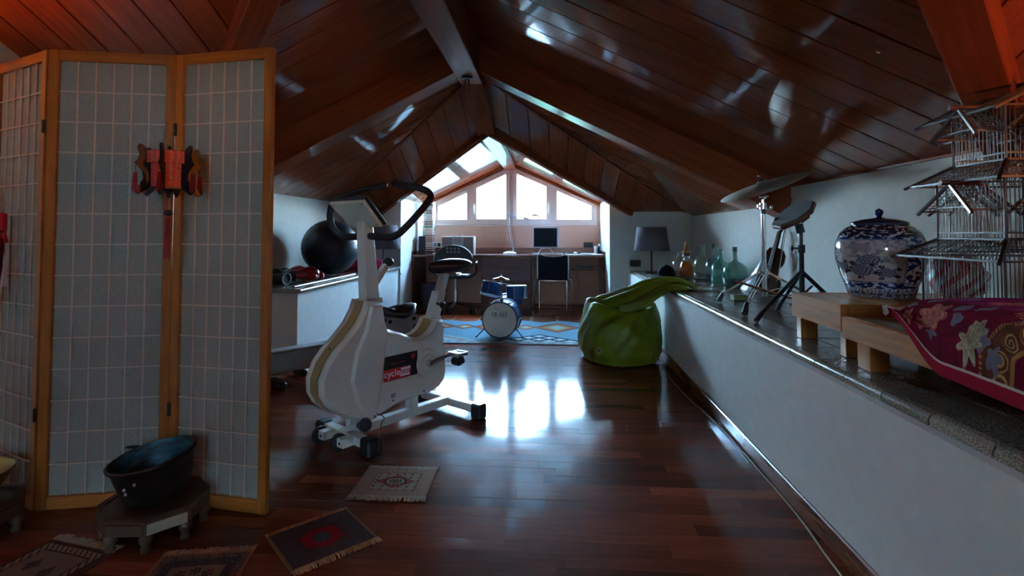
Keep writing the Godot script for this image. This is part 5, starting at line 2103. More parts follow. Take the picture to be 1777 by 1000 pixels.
func build_right_ledge_things() -> void:
	var Y := 0.589
	shade_lamp("table lamp with grey drum shade beside the black cap", Vector3(1.145, Y, -6.30), 0.205, 0.165, 0.255, 0.525)
	# cap
	var t := thing("baseball_cap", "black baseball cap lying by the grey lamp on the ledge", "cap", Vector3(1.15, Y, -5.62), 0.35)
	var capm := cloth("cap_cloth", lin(0.012, 0.014, 0.018), 0.2)
	var st := nb()
	var crown := func(u: float, v: float) -> Vector3:
		var a := TAU * u
		var k := cos(v * PI * 0.5)
		return Vector3(0.02 + 0.10 * k * cos(a), 0.012 + 0.118 * pow(sin(v * PI * 0.5), 0.9), -0.085 * k * sin(a))
	sheet(st, 32, 12, crown)
	put(st, "crown", capm, t)
	st = nb()
	for fl in [true, false]:
		var peak := func(u: float, v: float) -> Vector3:
			var a := lerpf(-1.15, 1.15, u)
			var r := lerpf(0.085, 0.175 - 0.03 * a * a, v)
			return Vector3(0.02 - r * cos(a), 0.020 + 0.012 * cos(a * 1.3) - 0.012 * v - (0.004 if fl else 0.0), r * sin(a) * 0.72)
		sheet(st, 16, 6, peak, fl)
	put(st, "peak", capm, t)
	st = nb()
	ball(st, Vector3(0.02, 0.131, 0), Vector3(0.007, 0.005, 0.007), 10)
	put(st, "button", capm, t)
	# socket on the wall behind the lamp
	t = thing("wall_socket", "black socket plate low on the far wall beside the ledge lamp", "socket", Vector3(1.02, 0.675, -6.699))
	st = nb()
	box(st, Vector3(0, 0, 0.005), Vector3(0.13, 0.08, 0.01), Basis(), 0.002)
	put(st, "plate", M.black_plastic, t)
	st = nb()
	box(st, Vector3(0, 0, 0.012), Vector3(0.10, 0.05, 0.006), Basis(), 0.002)
	put(st, "outlet", M.dark_iron, t)
	# amber decanter
	glass("clear_glass", lin(0.80, 0.86, 0.86), 0.03)
	glass("green_glass", lin(0.10, 0.40, 0.30), 0.30)
	glass("pale_green_glass", lin(0.24, 0.36, 0.24), 0.16)
	glass("blue_green_glass", lin(0.12, 0.32, 0.32), 0.22)
	t = thing("decanter", "amber liquor decanter with tall gilt stopper on the ledge", "decanter", Vector3(1.358, Y, -5.56))
	st = nb()
	bottle_glass(st, [Vector2(0, 0), Vector2(0.055, 0), Vector2(0.068, 0.02), Vector2(0.072, 0.07), Vector2(0.066, 0.13), Vector2(0.048, 0.175), Vector2(0.030, 0.195), Vector2(0.030, 0.215), Vector2(0.044, 0.222), Vector2(0.044, 0.232), Vector2(0.030, 0.236)], 0.004)
	put(st, "flask", M.clear_glass, t)
	st = nb()
	lathe(st, [Vector2(0, 0.008), Vector2(0.050, 0.008), Vector2(0.063, 0.024), Vector2(0.067, 0.07), Vector2(0.061, 0.13), Vector2(0.044, 0.168), Vector2(0.0, 0.168)], 32)
	put(st, "liquor", mk("liquor_amber", lin(0.40, 0.085, 0.002), 0.2, 0.0, 0.3), t)
	st = nb()
	cyl(st, Vector3(0, 0.226, 0), Vector3(0, 0.262, 0), 0.034, -1, 24)
	put(st, "cork", mk("cork_brown", lin(0.10, 0.035, 0.02), 0.7), t)
	st = nb()
	lathe(st, [Vector2(0.046, 0.262), Vector2(0.046, 0.270), Vector2(0.028, 0.272), Vector2(0.016, 0.35), Vector2(0.010, 0.355), Vector2(0.012, 0.365), Vector2(0.0, 0.374)], 24)
	put(st, "stopper", M.brass, t)
	# glass jug beside it
	t = thing("glass_jug", "clear round glass jug with a loop handle behind the amber decanter", "jug", Vector3(1.385, Y, -5.86))
	st = nb()
	bottle_glass(st, [Vector2(0, 0), Vector2(0.07, 0), Vector2(0.10, 0.03), Vector2(0.115, 0.10), Vector2(0.10, 0.17), Vector2(0.06, 0.21), Vector2(0.045, 0.23), Vector2(0.05, 0.25)], 0.004)
	put(st, "bowl", M.clear_glass, t)
	st = nb()
	tube(st, curve([Vector3(-0.095, 0.07, 0.03), Vector3(-0.155, 0.09, 0.04), Vector3(-0.165, 0.16, 0.04), Vector3(-0.11, 0.20, 0.03), Vector3(-0.06, 0.22, 0.02)]), 0.007, 10)
	put(st, "handle", M.clear_glass, t)
	# demijohns
	for b in [["pale green glass demijohn without a cork beside the decanter", Vector3(1.530, Y, -5.60), 0.094, 0.345, 0.024, "pale_green_glass", false], ["bluish glass demijohn with dark cork, half hidden between two others", Vector3(1.560, Y, -5.34), 0.080, 0.33, 0.018, "blue_green_glass", true], ["green glass demijohn without cork, second from the cymbal stand", Vector3(1.535, Y, -5.04), 0.086, 0.315, 0.020, "green_glass", false], ["widest green glass demijohn with dark cork and dark dregs", Vector3(1.585, Y, -4.80), 0.106, 0.315, 0.019, "green_glass", true]]:
		t = thing("demijohn", b[0], "bottle", b[1], 0.0, "glass demijohns on the ledge")
		st = nb()
		bottle_glass(st, demijohn_profile(b[2], b[3], b[4]), 0.0035)
		put(st, "flask", M[b[5]], t)
		if b[6]:
			st = nb()
			cyl(st, Vector3(0, b[3] - 0.02, 0), Vector3(0, b[3] + 0.022, 0), b[4] * 0.86, b[4] * 1.05, 20)
			put(st, "cork", M.black_rubber, t)
		if b[2] > 0.10:
			st = nb()
			lathe(st, [Vector2(0, 0.008), Vector2(0.080, 0.008), Vector2(0.098, 0.022), Vector2(0.1005, 0.062), Vector2(0, 0.062)], 36)
			put(st, "dregs", mk("dregs_dark", lin(0.02, 0.025, 0.016), 0.6), t)
	# cymbal on its stand
	t = thing("cymbal_stand", "chrome tripod stand carrying one large tilted cymbal", "cymbal stand", Vector3(1.315, Y + 0.012, -3.45))
	var c0 := Vector3(0, 0.16, 0)
	for f in [Vector3(-0.215, 0.0, -0.20), Vector3(-0.255, 0.0, 0.385), Vector3(0.30, 0.0, 0.10)]:
		var up := Vector3(0, 0.30 if f.x > -0.25 else 0.24, 0)
		var d := Vector3(f.x, 0, f.z).normalized()
		var side := d.cross(Vector3.UP) * 0.010
		st = nb()
		for s in [-1.0, 1.0]:
			bar(st, Vector3(0, 0.205, 0) + d * 0.02 + side * s, f * 0.93 + Vector3(0, 0.045, 0) + side * s * 0.7, 0.004, 0.013)
		bar(st, Vector3(0, 0.085, 0) + d * 0.018, Vector3(f.x * 0.52, 0.135, f.z * 0.52), 0.010, 0.005)
		var leg := put(st, "leg", M.chrome, t)
		st = nb()
		cyl(st, f + Vector3(0, 0.0, 0), f * 0.90 + Vector3(0, 0.058, 0), 0.018, 0.011, 14)
		put(st, "rubber_foot", M.black_rubber, leg)
	st = nb()
	cyl(st, Vector3(0, 0.055, 0), Vector3(0.0, 0.60, 0), 0.0135, -1, 18)
	cyl(st, Vector3(0, 0.185, 0), Vector3(0.0, 0.225, 0), 0.021, -1, 18)
	cyl(st, Vector3(0, 0.07, 0), Vector3(0.0, 0.10, 0), 0.020, -1, 18)
	put(st, "tube", M.chrome, t)
	st = nb()
	cyl(st, Vector3(0, 0.565, 0), Vector3(0, 0.60, 0), 0.0145, -1, 16)
	put(st, "collar_ring", M.black_plastic, t)
	st = nb()
	cyl(st, Vector3(0, 0.595, 0), Vector3(0, 0.635, 0), 0.021, -1, 18)
	cyl(st, Vector3(-0.035, 0.615, 0.0), Vector3(0.045, 0.615, 0.0), 0.007, -1, 10)
	ball(st, Vector3(0.05, 0.605, 0), Vector3(0.008, 0.018, 0.010), 10)
	put(st, "clamp", M.chrome, t)
	st = nb()
	cyl(st, Vector3(0, 0.63, 0), Vector3(0, 0.712, 0), 0.0075, -1, 12)
	ball(st, Vector3(0, 0.672, 0), Vector3(0.022, 0.018, 0.014), 14)
	cyl(st, Vector3(-0.02, 0.67, -0.012), Vector3(0.03, 0.675, 0.012), 0.007, -1, 10)
	put(st, "tilter", M.chrome, t)
	st = nb()
	var hp := []
	for i in 20:
		var a := TAU * i / 20.0
		hp.append(Vector3(0.014 * cos(a), 0.716 + 0.016 * sin(a), 0))
	tube(st, hp, 0.005, 8, -1.0, true)
	put(st, "tilter_ring", M.chrome, t)
	st = nb()
	var cyf := Transform3D(Basis(Vector3(0, 0, 1), 0.365) * Basis(Vector3(1, 0, 0), 0.085), Vector3(0.0, 0.752, 0))
	lathe(st, [Vector2(0.006, 0.022), Vector2(0.030, 0.018), Vector2(0.046, 0.004), Vector2(0.12, -0.002), Vector2(0.268, -0.020), Vector2(0.268, -0.0185), Vector2(0.12, 0.0), Vector2(0.048, 0.007), Vector2(0.030, 0.023), Vector2(0.006, 0.027)], 64, cyf)
	var cm := mk("cymbal_bronze", lin(0.36, 0.36, 0.31), 0.5, 0.35)
	put(st, "cymbal", cm, t)
	st = nb()
	cyl(st, cyf * Vector3(0, -0.03, 0), cyf * Vector3(0, 0.055, 0), 0.005, -1, 10)
	put(st, "cymbal_rod", M.chrome, t)
	st = nb()
	cyl(st, cyf * Vector3(0, 0.024, 0), cyf * Vector3(0, 0.036, 0), 0.020, -1, 16)
	put(st, "felt", M.black_rubber, t)
	st = nb()
	ball(st, cyf * Vector3(-0.004, 0.058, 0), Vector3(0.010, 0.010, 0.008), 10)
	put(st, "wing_nut", M.chrome, t)
	# drumsticks resting on the stand's legs
	mk("stick_brown", lin(0.22, 0.075, 0.028), 0.5)
	for s in [[Vector3(1.095, 0.760, -3.30), Vector3(1.385, 0.668, -3.22), "brown drumstick resting across the cymbal stand's legs"], [Vector3(1.30, 0.655, -3.05), Vector3(1.52, 0.735, -3.28), "dark red drumstick crossing behind the brown one"]]:
		st = nb()
		cyl(st, s[0], s[1], 0.0075, 0.006, 12)
		ball(st, s[0], Vector3(0.0078, 0.0078, 0.0078), 10)
		tag(put(st, "drumstick", M.stick_brown if s[0].x < 1.2 else mk("stick_red", lin(0.14, 0.018, 0.022), 0.5)), s[2], "drumstick")
	# small box
	t = thing("rosin_box", "small wooden box with a yellow label under the cymbal stand", "box", Vector3(1.275, Y, -3.80), 0.1)
	st = nb()
	bx(st, Vector3(-0.045, 0, -0.03), Vector3(0.045, 0.036, 0.03), 0.002)
	put(st, "case", mk("box_wood", lin(0.12, 0.085, 0.05), 0.6), t)
	st = nb()
	bx(st, Vector3(-0.044, 0.004, 0.030), Vector3(0.044, 0.030, 0.0312))
	put(st, "paper_label", mk("label_green", lin(0.13, 0.17, 0.03), 0.7), t)
	# practice pad on its black stand
	t = thing("practice_pad", "grey octagonal drum practice pad tilted on a black tripod stand", "practice pad", Vector3(1.365, Y + 0.010, -3.06))
	var bk: Material = M.black_plastic
	st = nb()
	cyl(st, Vector3(0, 0.10, 0), Vector3(0, 0.36, 0), 0.014, -1, 16)
	cyl(st, Vector3(0, 0.36, 0), Vector3(0, 0.50, 0), 0.010, -1, 14)
	put(st, "pole", bk, t)
	st = nb()
	cyl(st, Vector3(0, 0.34, 0), Vector3(0, 0.385, 0), 0.020, -1, 16)
	cyl(st, Vector3(-0.045, 0.365, 0), Vector3(0, 0.365, 0), 0.006, -1, 10)
	ball(st, Vector3(-0.048, 0.365, 0), Vector3(0.008, 0.018, 0.010), 10)
	put(st, "height_clamp", bk, t)
	for f in [Vector3(-0.325, 0.0, 0.215), Vector3(-0.035, 0.0, -0.235), Vector3(0.20, 0.0, 0.09)]:
		st = nb()
		cyl(st, Vector3(0, 0.24, 0), f * 0.96 + Vector3(0, 0.016, 0), 0.011, -1, 12)
		bar(st, Vector3(0, 0.11, 0), f * 0.5 + Vector3(0, 0.12, 0), 0.014, 0.006)
		var leg := put(st, "leg", bk, t)
		st = nb()
		cyl(st, f + Vector3(0, 0.0, 0), f * 0.88 + Vector3(0, 0.038, 0), 0.014, 0.013, 12)
		put(st, "rubber_foot", M.black_rubber, leg)
	var pf := Transform3D(Basis(Vector3(0, 0, 1), 0.66) * Basis(Vector3(1, 0, 0), 0.12), Vector3(-0.035, 0.545, 0.0))
	var oct := PackedVector2Array()
	for i in 8:
		var a := TAU * (i + 0.5) / 8.0
		oct.append(Vector2(cos(a), sin(a)) * 0.125)
	var face := Transform3D(Basis(Vector3(1, 0, 0), -PI / 2), Vector3.ZERO)
	st = nb()
	prism(st, oct, -0.010, 0.012, pf * face, 0.003)
	var pad := put(st, "pad_board", mk("pad_wood", lin(0.15, 0.055, 0.028), 0.5), t)
	st = nb()
	prism(st, inset(oct, 0.004), 0.012, 0.020, pf * face, 0.002)
	put(st, "pad_rubber", mk("pad_grey", lin(0.12, 0.13, 0.14), 0.7), pad)
	st = nb()
	box(st, pf * Vector3(0.03, -0.03, 0), Vector3(0.06, 0.05, 0.06), pf.basis, 0.008)
	cyl(st, Vector3(0, 0.45, 0), Vector3(-0.012, 0.50, 0), 0.022, -1, 16)
	put(st, "tilt_head", bk, t)
	st = nb()
	ball(st, Vector3(-0.10, 0.525, -0.06), Vector3(0.018, 0.016, 0.018), 14)
	put(st, "tilt_knob", bk, t)
	# violin leaning on the wall
	t = thing("violin", "dark brown violin leaning upright against the wall behind the cymbal stand", "violin", Vector3(1.585, Y, -4.14))
	var lean := Basis(Vector3.UP, -1.02) * Basis(Vector3(1, 0, 0), -0.14) * Basis(Vector3(0, 0, 1), -0.20)
	var half := [[0.0, 0.0], [0.045, 0.003], [0.082, 0.022], [0.099, 0.062], [0.096, 0.10], [0.078, 0.132], [0.060, 0.150], [0.053, 0.180], [0.058, 0.208], [0.074, 0.226], [0.081, 0.258], [0.077, 0.300], [0.055, 0.335], [0.020, 0.348]]
	var out := []
	for q in half:
		out.append([q[0], q[1]])
	for i in range(half.size() - 1, 0, -1):
		out.append([-half[i][0], half[i][1]])
	mk("violin_varnish", lin(0.060, 0.020, 0.010), 0.14)
	mk("ebony", lin(0.010, 0.009, 0.009), 0.25)
	var vf := Transform3D(lean, Vector3(0, 0.012, 0.0))
	st = nb()
	prism(st, v2(out), -0.018, 0.018, vf, 0.006, Vector2.ZERO, true)
	var vb := put(st, "body", M.violin_varnish, t)
	st = nb()
	prism(st, v2([[-0.012, 0.335], [0.012, 0.335], [0.010, 0.47], [-0.010, 0.47]]), 0.006, 0.022, vf, 0.003)
	box(st, vf * Vector3(0, 0.51, 0.008), Vector3(0.020, 0.085, 0.022), lean, 0.003)
	cyl(st, vf * Vector3(-0.016, 0.56, 0.004), vf * Vector3(0.016, 0.56, 0.004), 0.017, -1, 16)
	put(st, "neck", M.violin_varnish, t)
	st = nb()
	prism(st, v2([[-0.021, 0.205], [0.021, 0.205], [0.012, 0.47], [-0.012, 0.47]]), 0.026, 0.032, vf, 0.002)
	put(st, "fingerboard", M.ebony, t)
	st = nb()
	prism(st, v2([[-0.010, 0.008], [0.010, 0.008], [0.020, 0.115], [-0.020, 0.115]]), 0.022, 0.032, vf, 0.002)
	put(st, "tailpiece", M.ebony, t)
	st = nb()
	prism(st, v2([[-0.022, 0.145], [0.022, 0.145], [0.022, 0.150], [-0.022, 0.150]]), 0.018, 0.045, vf)
	put(st, "bridge", M.stick_wood, t)
	st = nb()
	ball(st, vf * Vector3(-0.045, 0.035, 0.028), Vector3(0.034, 0.026, 0.010), 16, lean)
	put(st, "chin_rest", M.ebony, t)
	for i in 4:
		st = nb()
		var sx := -0.015 + 0.010 * i
		cyl(st, vf * Vector3(sx, 0.11, 0.034), vf * Vector3(sx * 0.6, 0.47, 0.034), 0.0006, -1, 5)
		put(st, "string", M.steel, t)
	for i in 4:
		var s := -1.0 if i % 2 == 0 else 1.0
		st = nb()
		cyl(st, vf * Vector3(0, 0.49 + 0.014 * i, 0.008), vf * Vector3(0.034 * s, 0.49 + 0.014 * i, 0.008), 0.0035, 0.005, 8)
		put(st, "peg", M.ebony, t)
	# bow
	t = thing("violin_bow", "thin violin bow leaning against the wall beside the violin", "bow", Vector3(1.63, Y, -4.10))
	var b0 := Vector3(0.0, 0.004, 0.0)
	var b1 := Vector3(0.065, 0.70, 0.16)
	st = nb()
	tube(st, curve([b0, b0.lerp(b1, 0.5) + Vector3(-0.004, 0, -0.012), b1]), 0.0045, 8, 0.003)
	put(st, "stick", M.ebony, t)
	st = nb()
	bar(st, b0.lerp(b1, 0.06) + Vector3(-0.004, 0, 0.022), b1 + Vector3(-0.004, -0.004, 0.016), 0.008, 0.001)
	put(st, "hair", M.stick_wood, t)
	st = nb()
	box(st, b0.lerp(b1, 0.06) + Vector3(-0.002, 0, 0.012), Vector3(0.009, 0.045, 0.022), Basis(), 0.002)
	put(st, "frog", M.ebony, t)
	st = nb()
	bar(st, b1, b1 + Vector3(-0.004, -0.006, 0.018), 0.006, 0.008)
	put(st, "tip", M.ebony, t)
	# pale plastic bag slumped by the wall
	t = thing("plastic_bag", "pale blue plastic bag slumped by the wall behind the cymbal stand", "bag", Vector3(1.60, Y, -4.46))
	st = nb()
	var nz := n01(31, 5.0)
	var bag := func(u: float, v: float) -> Vector3:
		var a := TAU * u
		var k := (1.0 - v) * (0.55 + 0.45 * sqrt(1.0 - v))
		var r: float = 1.0 + 0.18 * nz.get_noise_2d(cos(a) * 0.6, sin(a) * 0.6 + v)
		return Vector3(0.015 + 0.04 * v + 0.085 * k * r * cos(a), 0.27 * v, -0.17 * k * r * sin(a) + 0.09 * v)
	sheet(st, 30, 16, bag)
	var pb := mk("bag_blue", lin(0.36, 0.47, 0.55), 0.3)
	pb.backlight_enabled = true
	pb.backlight = Color(0.4, 0.4, 0.4)
	put(st, "film", pb, t)

# ------------------------------------------------------------------ low wooden benches on the ledge
func build_benches() -> void:
	wood("bench_wood", lin(0.52, 0.20, 0.036), 0.35, Vector3(0.5, 7, 1))
	var Y := 0.589
	var t := thing("slatted_bench", "low slatted wooden bench on the ledge carrying the porcelain jar", "bench", Vector3(1.36, Y, -2.27))
	var o := t.position
	var st := nb()
	bx(st, Vector3(1.06, 0.684, -2.48) - o, Vector3(1.085, 0.786, -2.07) - o, 0.003)
	put(st, "rail", M.bench_wood, t)
	st = nb()
	bx(st, Vector3(1.085, 0.690, -2.095) - o, Vector3(1.66, 0.786, -2.07) - o, 0.003)
	put(st, "rail", M.bench_wood, t)
	st = nb()
	bx(st, Vector3(1.085, 0.690, -2.48) - o, Vector3(1.66, 0.786, -2.455) - o, 0.003)
	put(st, "rail", M.bench_wood, t)
	st = nb()
	bx(st, Vector3(1.635, 0.690, -2.455) - o, Vector3(1.66, 0.786, -2.095) - o, 0.003)
	put(st, "rail", M.bench_wood, t)
	for i in 6:
		st = nb()
		var x := 1.087 + 0.0915 * i
		bx(st, Vector3(x, 0.762, -2.455) - o, Vector3(x + 0.086, 0.785, -2.095) - o, 0.002)
		put(st, "slat", M.bench_wood, t)
	for x in [1.082, 1.56]:
		for z in [-2.482, -2.122]:
			st = nb()
			bx(st, Vector3(x, Y, z) - o, Vector3(x + 0.072, 0.765, z + 0.04) - o, 0.002)
			put(st, "leg", M.bench_wood, t)
	# the second bench has a woven top
	t = thing("woven_bench", "low wooden bench with woven straw top on the ledge under the folded blanket", "bench", Vector3(1.33, Y, -1.5))
	o = t.position
	st = nb()
	bx(st, Vector3(1.02, 0.679, -1.99) - o, Vector3(1.05, 0.7545, -0.85) - o, 0.004)
	put(st, "rail", M.bench_wood, t)
	st = nb()
	bx(st, Vector3(1.05, 0.690, -1.985) - o, Vector3(1.66, 0.752, -1.96) - o, 0.003)
	put(st, "rail", M.bench_wood, t)
	st = nb()
	bx(st, Vector3(1.635, 0.690, -1.96) - o, Vector3(1.66, 0.752, -0.85) - o, 0.003)
	put(st, "rail", M.bench_wood, t)
	st = nb()
	bx(st, Vector3(1.05, 0.720, -1.96) - o, Vector3(1.075, 0.7535, -0.85) - o)
	put(st, "border", mk("border_brown", lin(0.085, 0.045, 0.022), 0.7), t)
	var straw := mk("straw", lin(0.30, 0.20, 0.10), 0.8)
	straw.albedo_texture = noise_tex(0.25, 0.55, 1.0, 91)
	straw.uv1_scale = Vector3(1, 14, 1)
	st = nb()
	bx(st, Vector3(1.075, 0.722, -1.96) - o, Vector3(1.635, 0.752, -0.85) - o, 0.003)
	put(st, "woven_top", straw, t)
	for x in [1.048, 1.55]:
		for z in [-1.946, -1.0]:
			st = nb()
			bx(st, Vector3(x, Y, z) - o, Vector3(x + 0.062, 0.72, z + 0.075) - o, 0.002)
			put(st, "leg", M.bench_wood, t)

# ------------------------------------------------------------------ porcelain jar
func build_jar() -> void:
	var nz := n01(17, 0.030)
	var n2 := n01(19, 0.075)
	var white := lin(0.52, 0.56, 0.62)
	var blue := lin(0.010, 0.032, 0.16)
	var inky := lin(0.018, 0.024, 0.055)
	var grey := lin(0.17, 0.18, 0.25)
	var W := 768
	var H := 384
	var pat := func(px: int, py: int) -> Color:
		var u := px / float(W)
		var v := py / float(H)
		# foot band of lappets
		if v > 0.86:
			var m := fposmod(u * 26.0, 1.0)
			var q := (v - 0.86) / 0.14
			if q > 0.93 or q < 0.04:
				return white
			var r := absf(m - 0.5) * 2.0
			if r > 0.90:
				return blue
			if r > 0.72 and q > 0.12 or (q < 0.2 and r > 0.3):
				return white
			if q < 0.12:
				return blue
			return inky.lerp(grey, 0.5) if n2.get_noise_2d(px * 1.0, py * 1.0) > 0.0 or absf(q - 0.5) < 0.08 else white
		if v > 0.79:
			return blue if nz.get_noise_2d(px * 1.0, py * 2.0) < 0.12 else white
		if v < 0.23:
			return inky if nz.get_noise_2d(px * 1.0, py * 2.0) < 0.22 else white
		# three panels round the belly
		var k := fposmod(u * 2.0, 1.0)
		if k < 0.62 and v > 0.25 and v < 0.78:
			var c := Vector2((k - 0.31) / 0.31, (v - 0.515) / 0.265)
			if absf(c.x) > 0.96 or absf(c.y) > 0.96:
				return grey
			var ground := lin(0.42, 0.40, 0.40)
			# peonies and leaves in grey-blue ink
			for f in [[0.05, 0.42, 0.30], [-0.52, 0.52, 0.24], [-0.15, -0.05, 0.27], [0.62, 0.30, 0.22], [0.1, -0.62, 0.2]]:
				var d := Vector2((c.x - f[0]) * 0.85, c.y - f[1])
				var rr: float = d.length() / f[2]
				var an := d.angle()
				if rr < 0.9 + 0.1 * sin(an * 7.0):
					var ringy := fposmod(rr * 3.2 + 0.25 * sin(an * 5.0), 1.0)
					return inky.lerp(grey, 0.25) if ringy < 0.42 and f[1] > -0.3 else grey.lerp(ground, 0.25)
				if rr < 1.45 and sin(an * 5.0 + f[0] * 9.0) > 0.55 and n2.get_noise_2d(px, py) > -0.25:
					return inky if f[1] > 0.0 else grey
			if nz.get_noise_2d(px * 1.5 + 100, py * 1.5) > 0.16 and c.y < 0.1:
				return grey.lerp(ground, 0.25)
			return ground
		# floral ground between the panels
		var f := nz.get_noise_2d(px * 1.0, py * 1.2) + 0.5 * n2.get_noise_2d(px * 1.0, py * 1.0)
		return white if f > 0.03 else blue
	var pm := mk("jar_glaze", Color(1, 1, 1), 0.12)
	pm.albedo_texture = tex_of(W, H, pat)
	pm.clearcoat_enabled = true
	pm.clearcoat = 0.6
	pm.clearcoat_roughness = 0.06
	var t := thing("porcelain_jar", "blue and white porcelain ginger jar with lid on the slatted bench", "jar", Vector3(1.362, 0.786, -2.345), 0.0)
	var st := nb()
	var prof := [Vector2(0.110, 0.0), Vector2(0.117, 0.004), Vector2(0.128, 0.045), Vector2(0.146, 0.095), Vector2(0.159, 0.150), Vector2(0.162, 0.195), Vector2(0.157, 0.232), Vector2(0.142, 0.265), Vector2(0.120, 0.286), Vector2(0.098, 0.296)]
	lathe(st, prof, 72, Transform3D(Basis(Vector3.UP, -1.50), Vector3.ZERO))
	flat(st)
	cyl(st, Vector3(0, 0.0005, 0), Vector3(0, 0.003, 0), 0.111, -1, 48)
	put(st, "vessel", pm, t)
	st = nb()
	lathe(st, [Vector2(0.100, 0.294), Vector2(0.104, 0.300), Vector2(0.100, 0.308), Vector2(0.06, 0.320), Vector2(0.018, 0.326), Vector2(0.008, 0.330), Vector2(0.0, 0.330)], 48)
	var lid := put(st, "lid", mk("lid_glaze", lin(0.022, 0.030, 0.075), 0.12), t)
	st = nb()
	lathe(st, [Vector2(0.007, 0.326), Vector2(0.009, 0.332), Vector2(0.016, 0.346), Vector2(0.015, 0.357), Vector2(0.0, 0.366)], 28)
	put(st, "knob", mk("knob_glaze", lin(0.010, 0.022, 0.12), 0.08), lid)
	# crinkled bag of cloth behind it
	t = thing("wrapped_bundle", "red and white bundle wrapped in clear plastic behind the jar", "bundle", Vector3(1.60, 0.786, -2.26))
	st = nb()
	var nb2 := n01(23, 2.2)
	var lump := func(u: float, v: float) -> Vector3:
		var a := TAU * u
		var an := PI * v
		var r: float = 1.0 + 0.16 * nb2.get_noise_3d(cos(a) * sin(an), sin(a) * sin(an), cos(an))
		return Vector3(0.075 * r * sin(an) * cos(a), 0.09 - 0.09 * r * cos(an), -0.13 * r * sin(an) * sin(a))
	sheet(st, 36, 20, lump)
	var stripes := func(px: int, py: int) -> Color:
		var s := fposmod(px / 128.0 * 9.0 + 0.7 * sin(py / 128.0 * 7.0), 1.0)
		return lin(0.36, 0.02, 0.02) if s < 0.45 else lin(0.55, 0.53, 0.50)
	var sm := mk("bundle_cloth", Color(1, 1, 1), 0.25)
	sm.albedo_texture = tex_of(128, 128, stripes)
	sm.clearcoat_enabled = true
	sm.clearcoat = 1.0
	put(st, "wrapped_cloth", sm, t)

# ------------------------------------------------------------------ pagoda bird cage
func wire_wall(st: SurfaceTool, a: Vector3, b: Vector3, y0: float, y1: float, step: float) -> void:
	var n := int(a.distance_to(b) / step)
	for i in n + 1:
		var p := a.lerp(b, float(i) / n)
		cyl(st, Vector3(p.x, y0, p.z), Vector3(p.x, y1, p.z), 0.0013, -1, 5, false)

func cage_slope(parent: Node3D, called: String, p00: Vector3, p10: Vector3, p01: Vector3, p11: Vector3, n: int, m: int) -> void:
	# p00-p10 is the eave, p01-p11 the upper edge
	var st := nb()
	for e in [[p00, p10], [p01, p11]]:
		bar(st, e[0], e[1], 0.006, 0.006)
	for e in [[p00, p01], [p10, p11]]:
		bar(st, e[0] + (e[0] - e[1]) * 0.12, e[1], 0.009, 0.008)
	var fr := put(st, called, M.cage_wood, parent)
	st = nb()
	for i in range(1, n):
		cyl(st, p00.lerp(p10, float(i) / n), p01.lerp(p11, float(i) / n), 0.0011, -1, 5, false)
	for i in range(1, m):
		cyl(st, p00.lerp(p01, float(i) / m), p10.lerp(p11, float(i) / m), 0.0011, -1, 5, false)
	put(st, "roof_wires", M.cage_wire, fr, true)

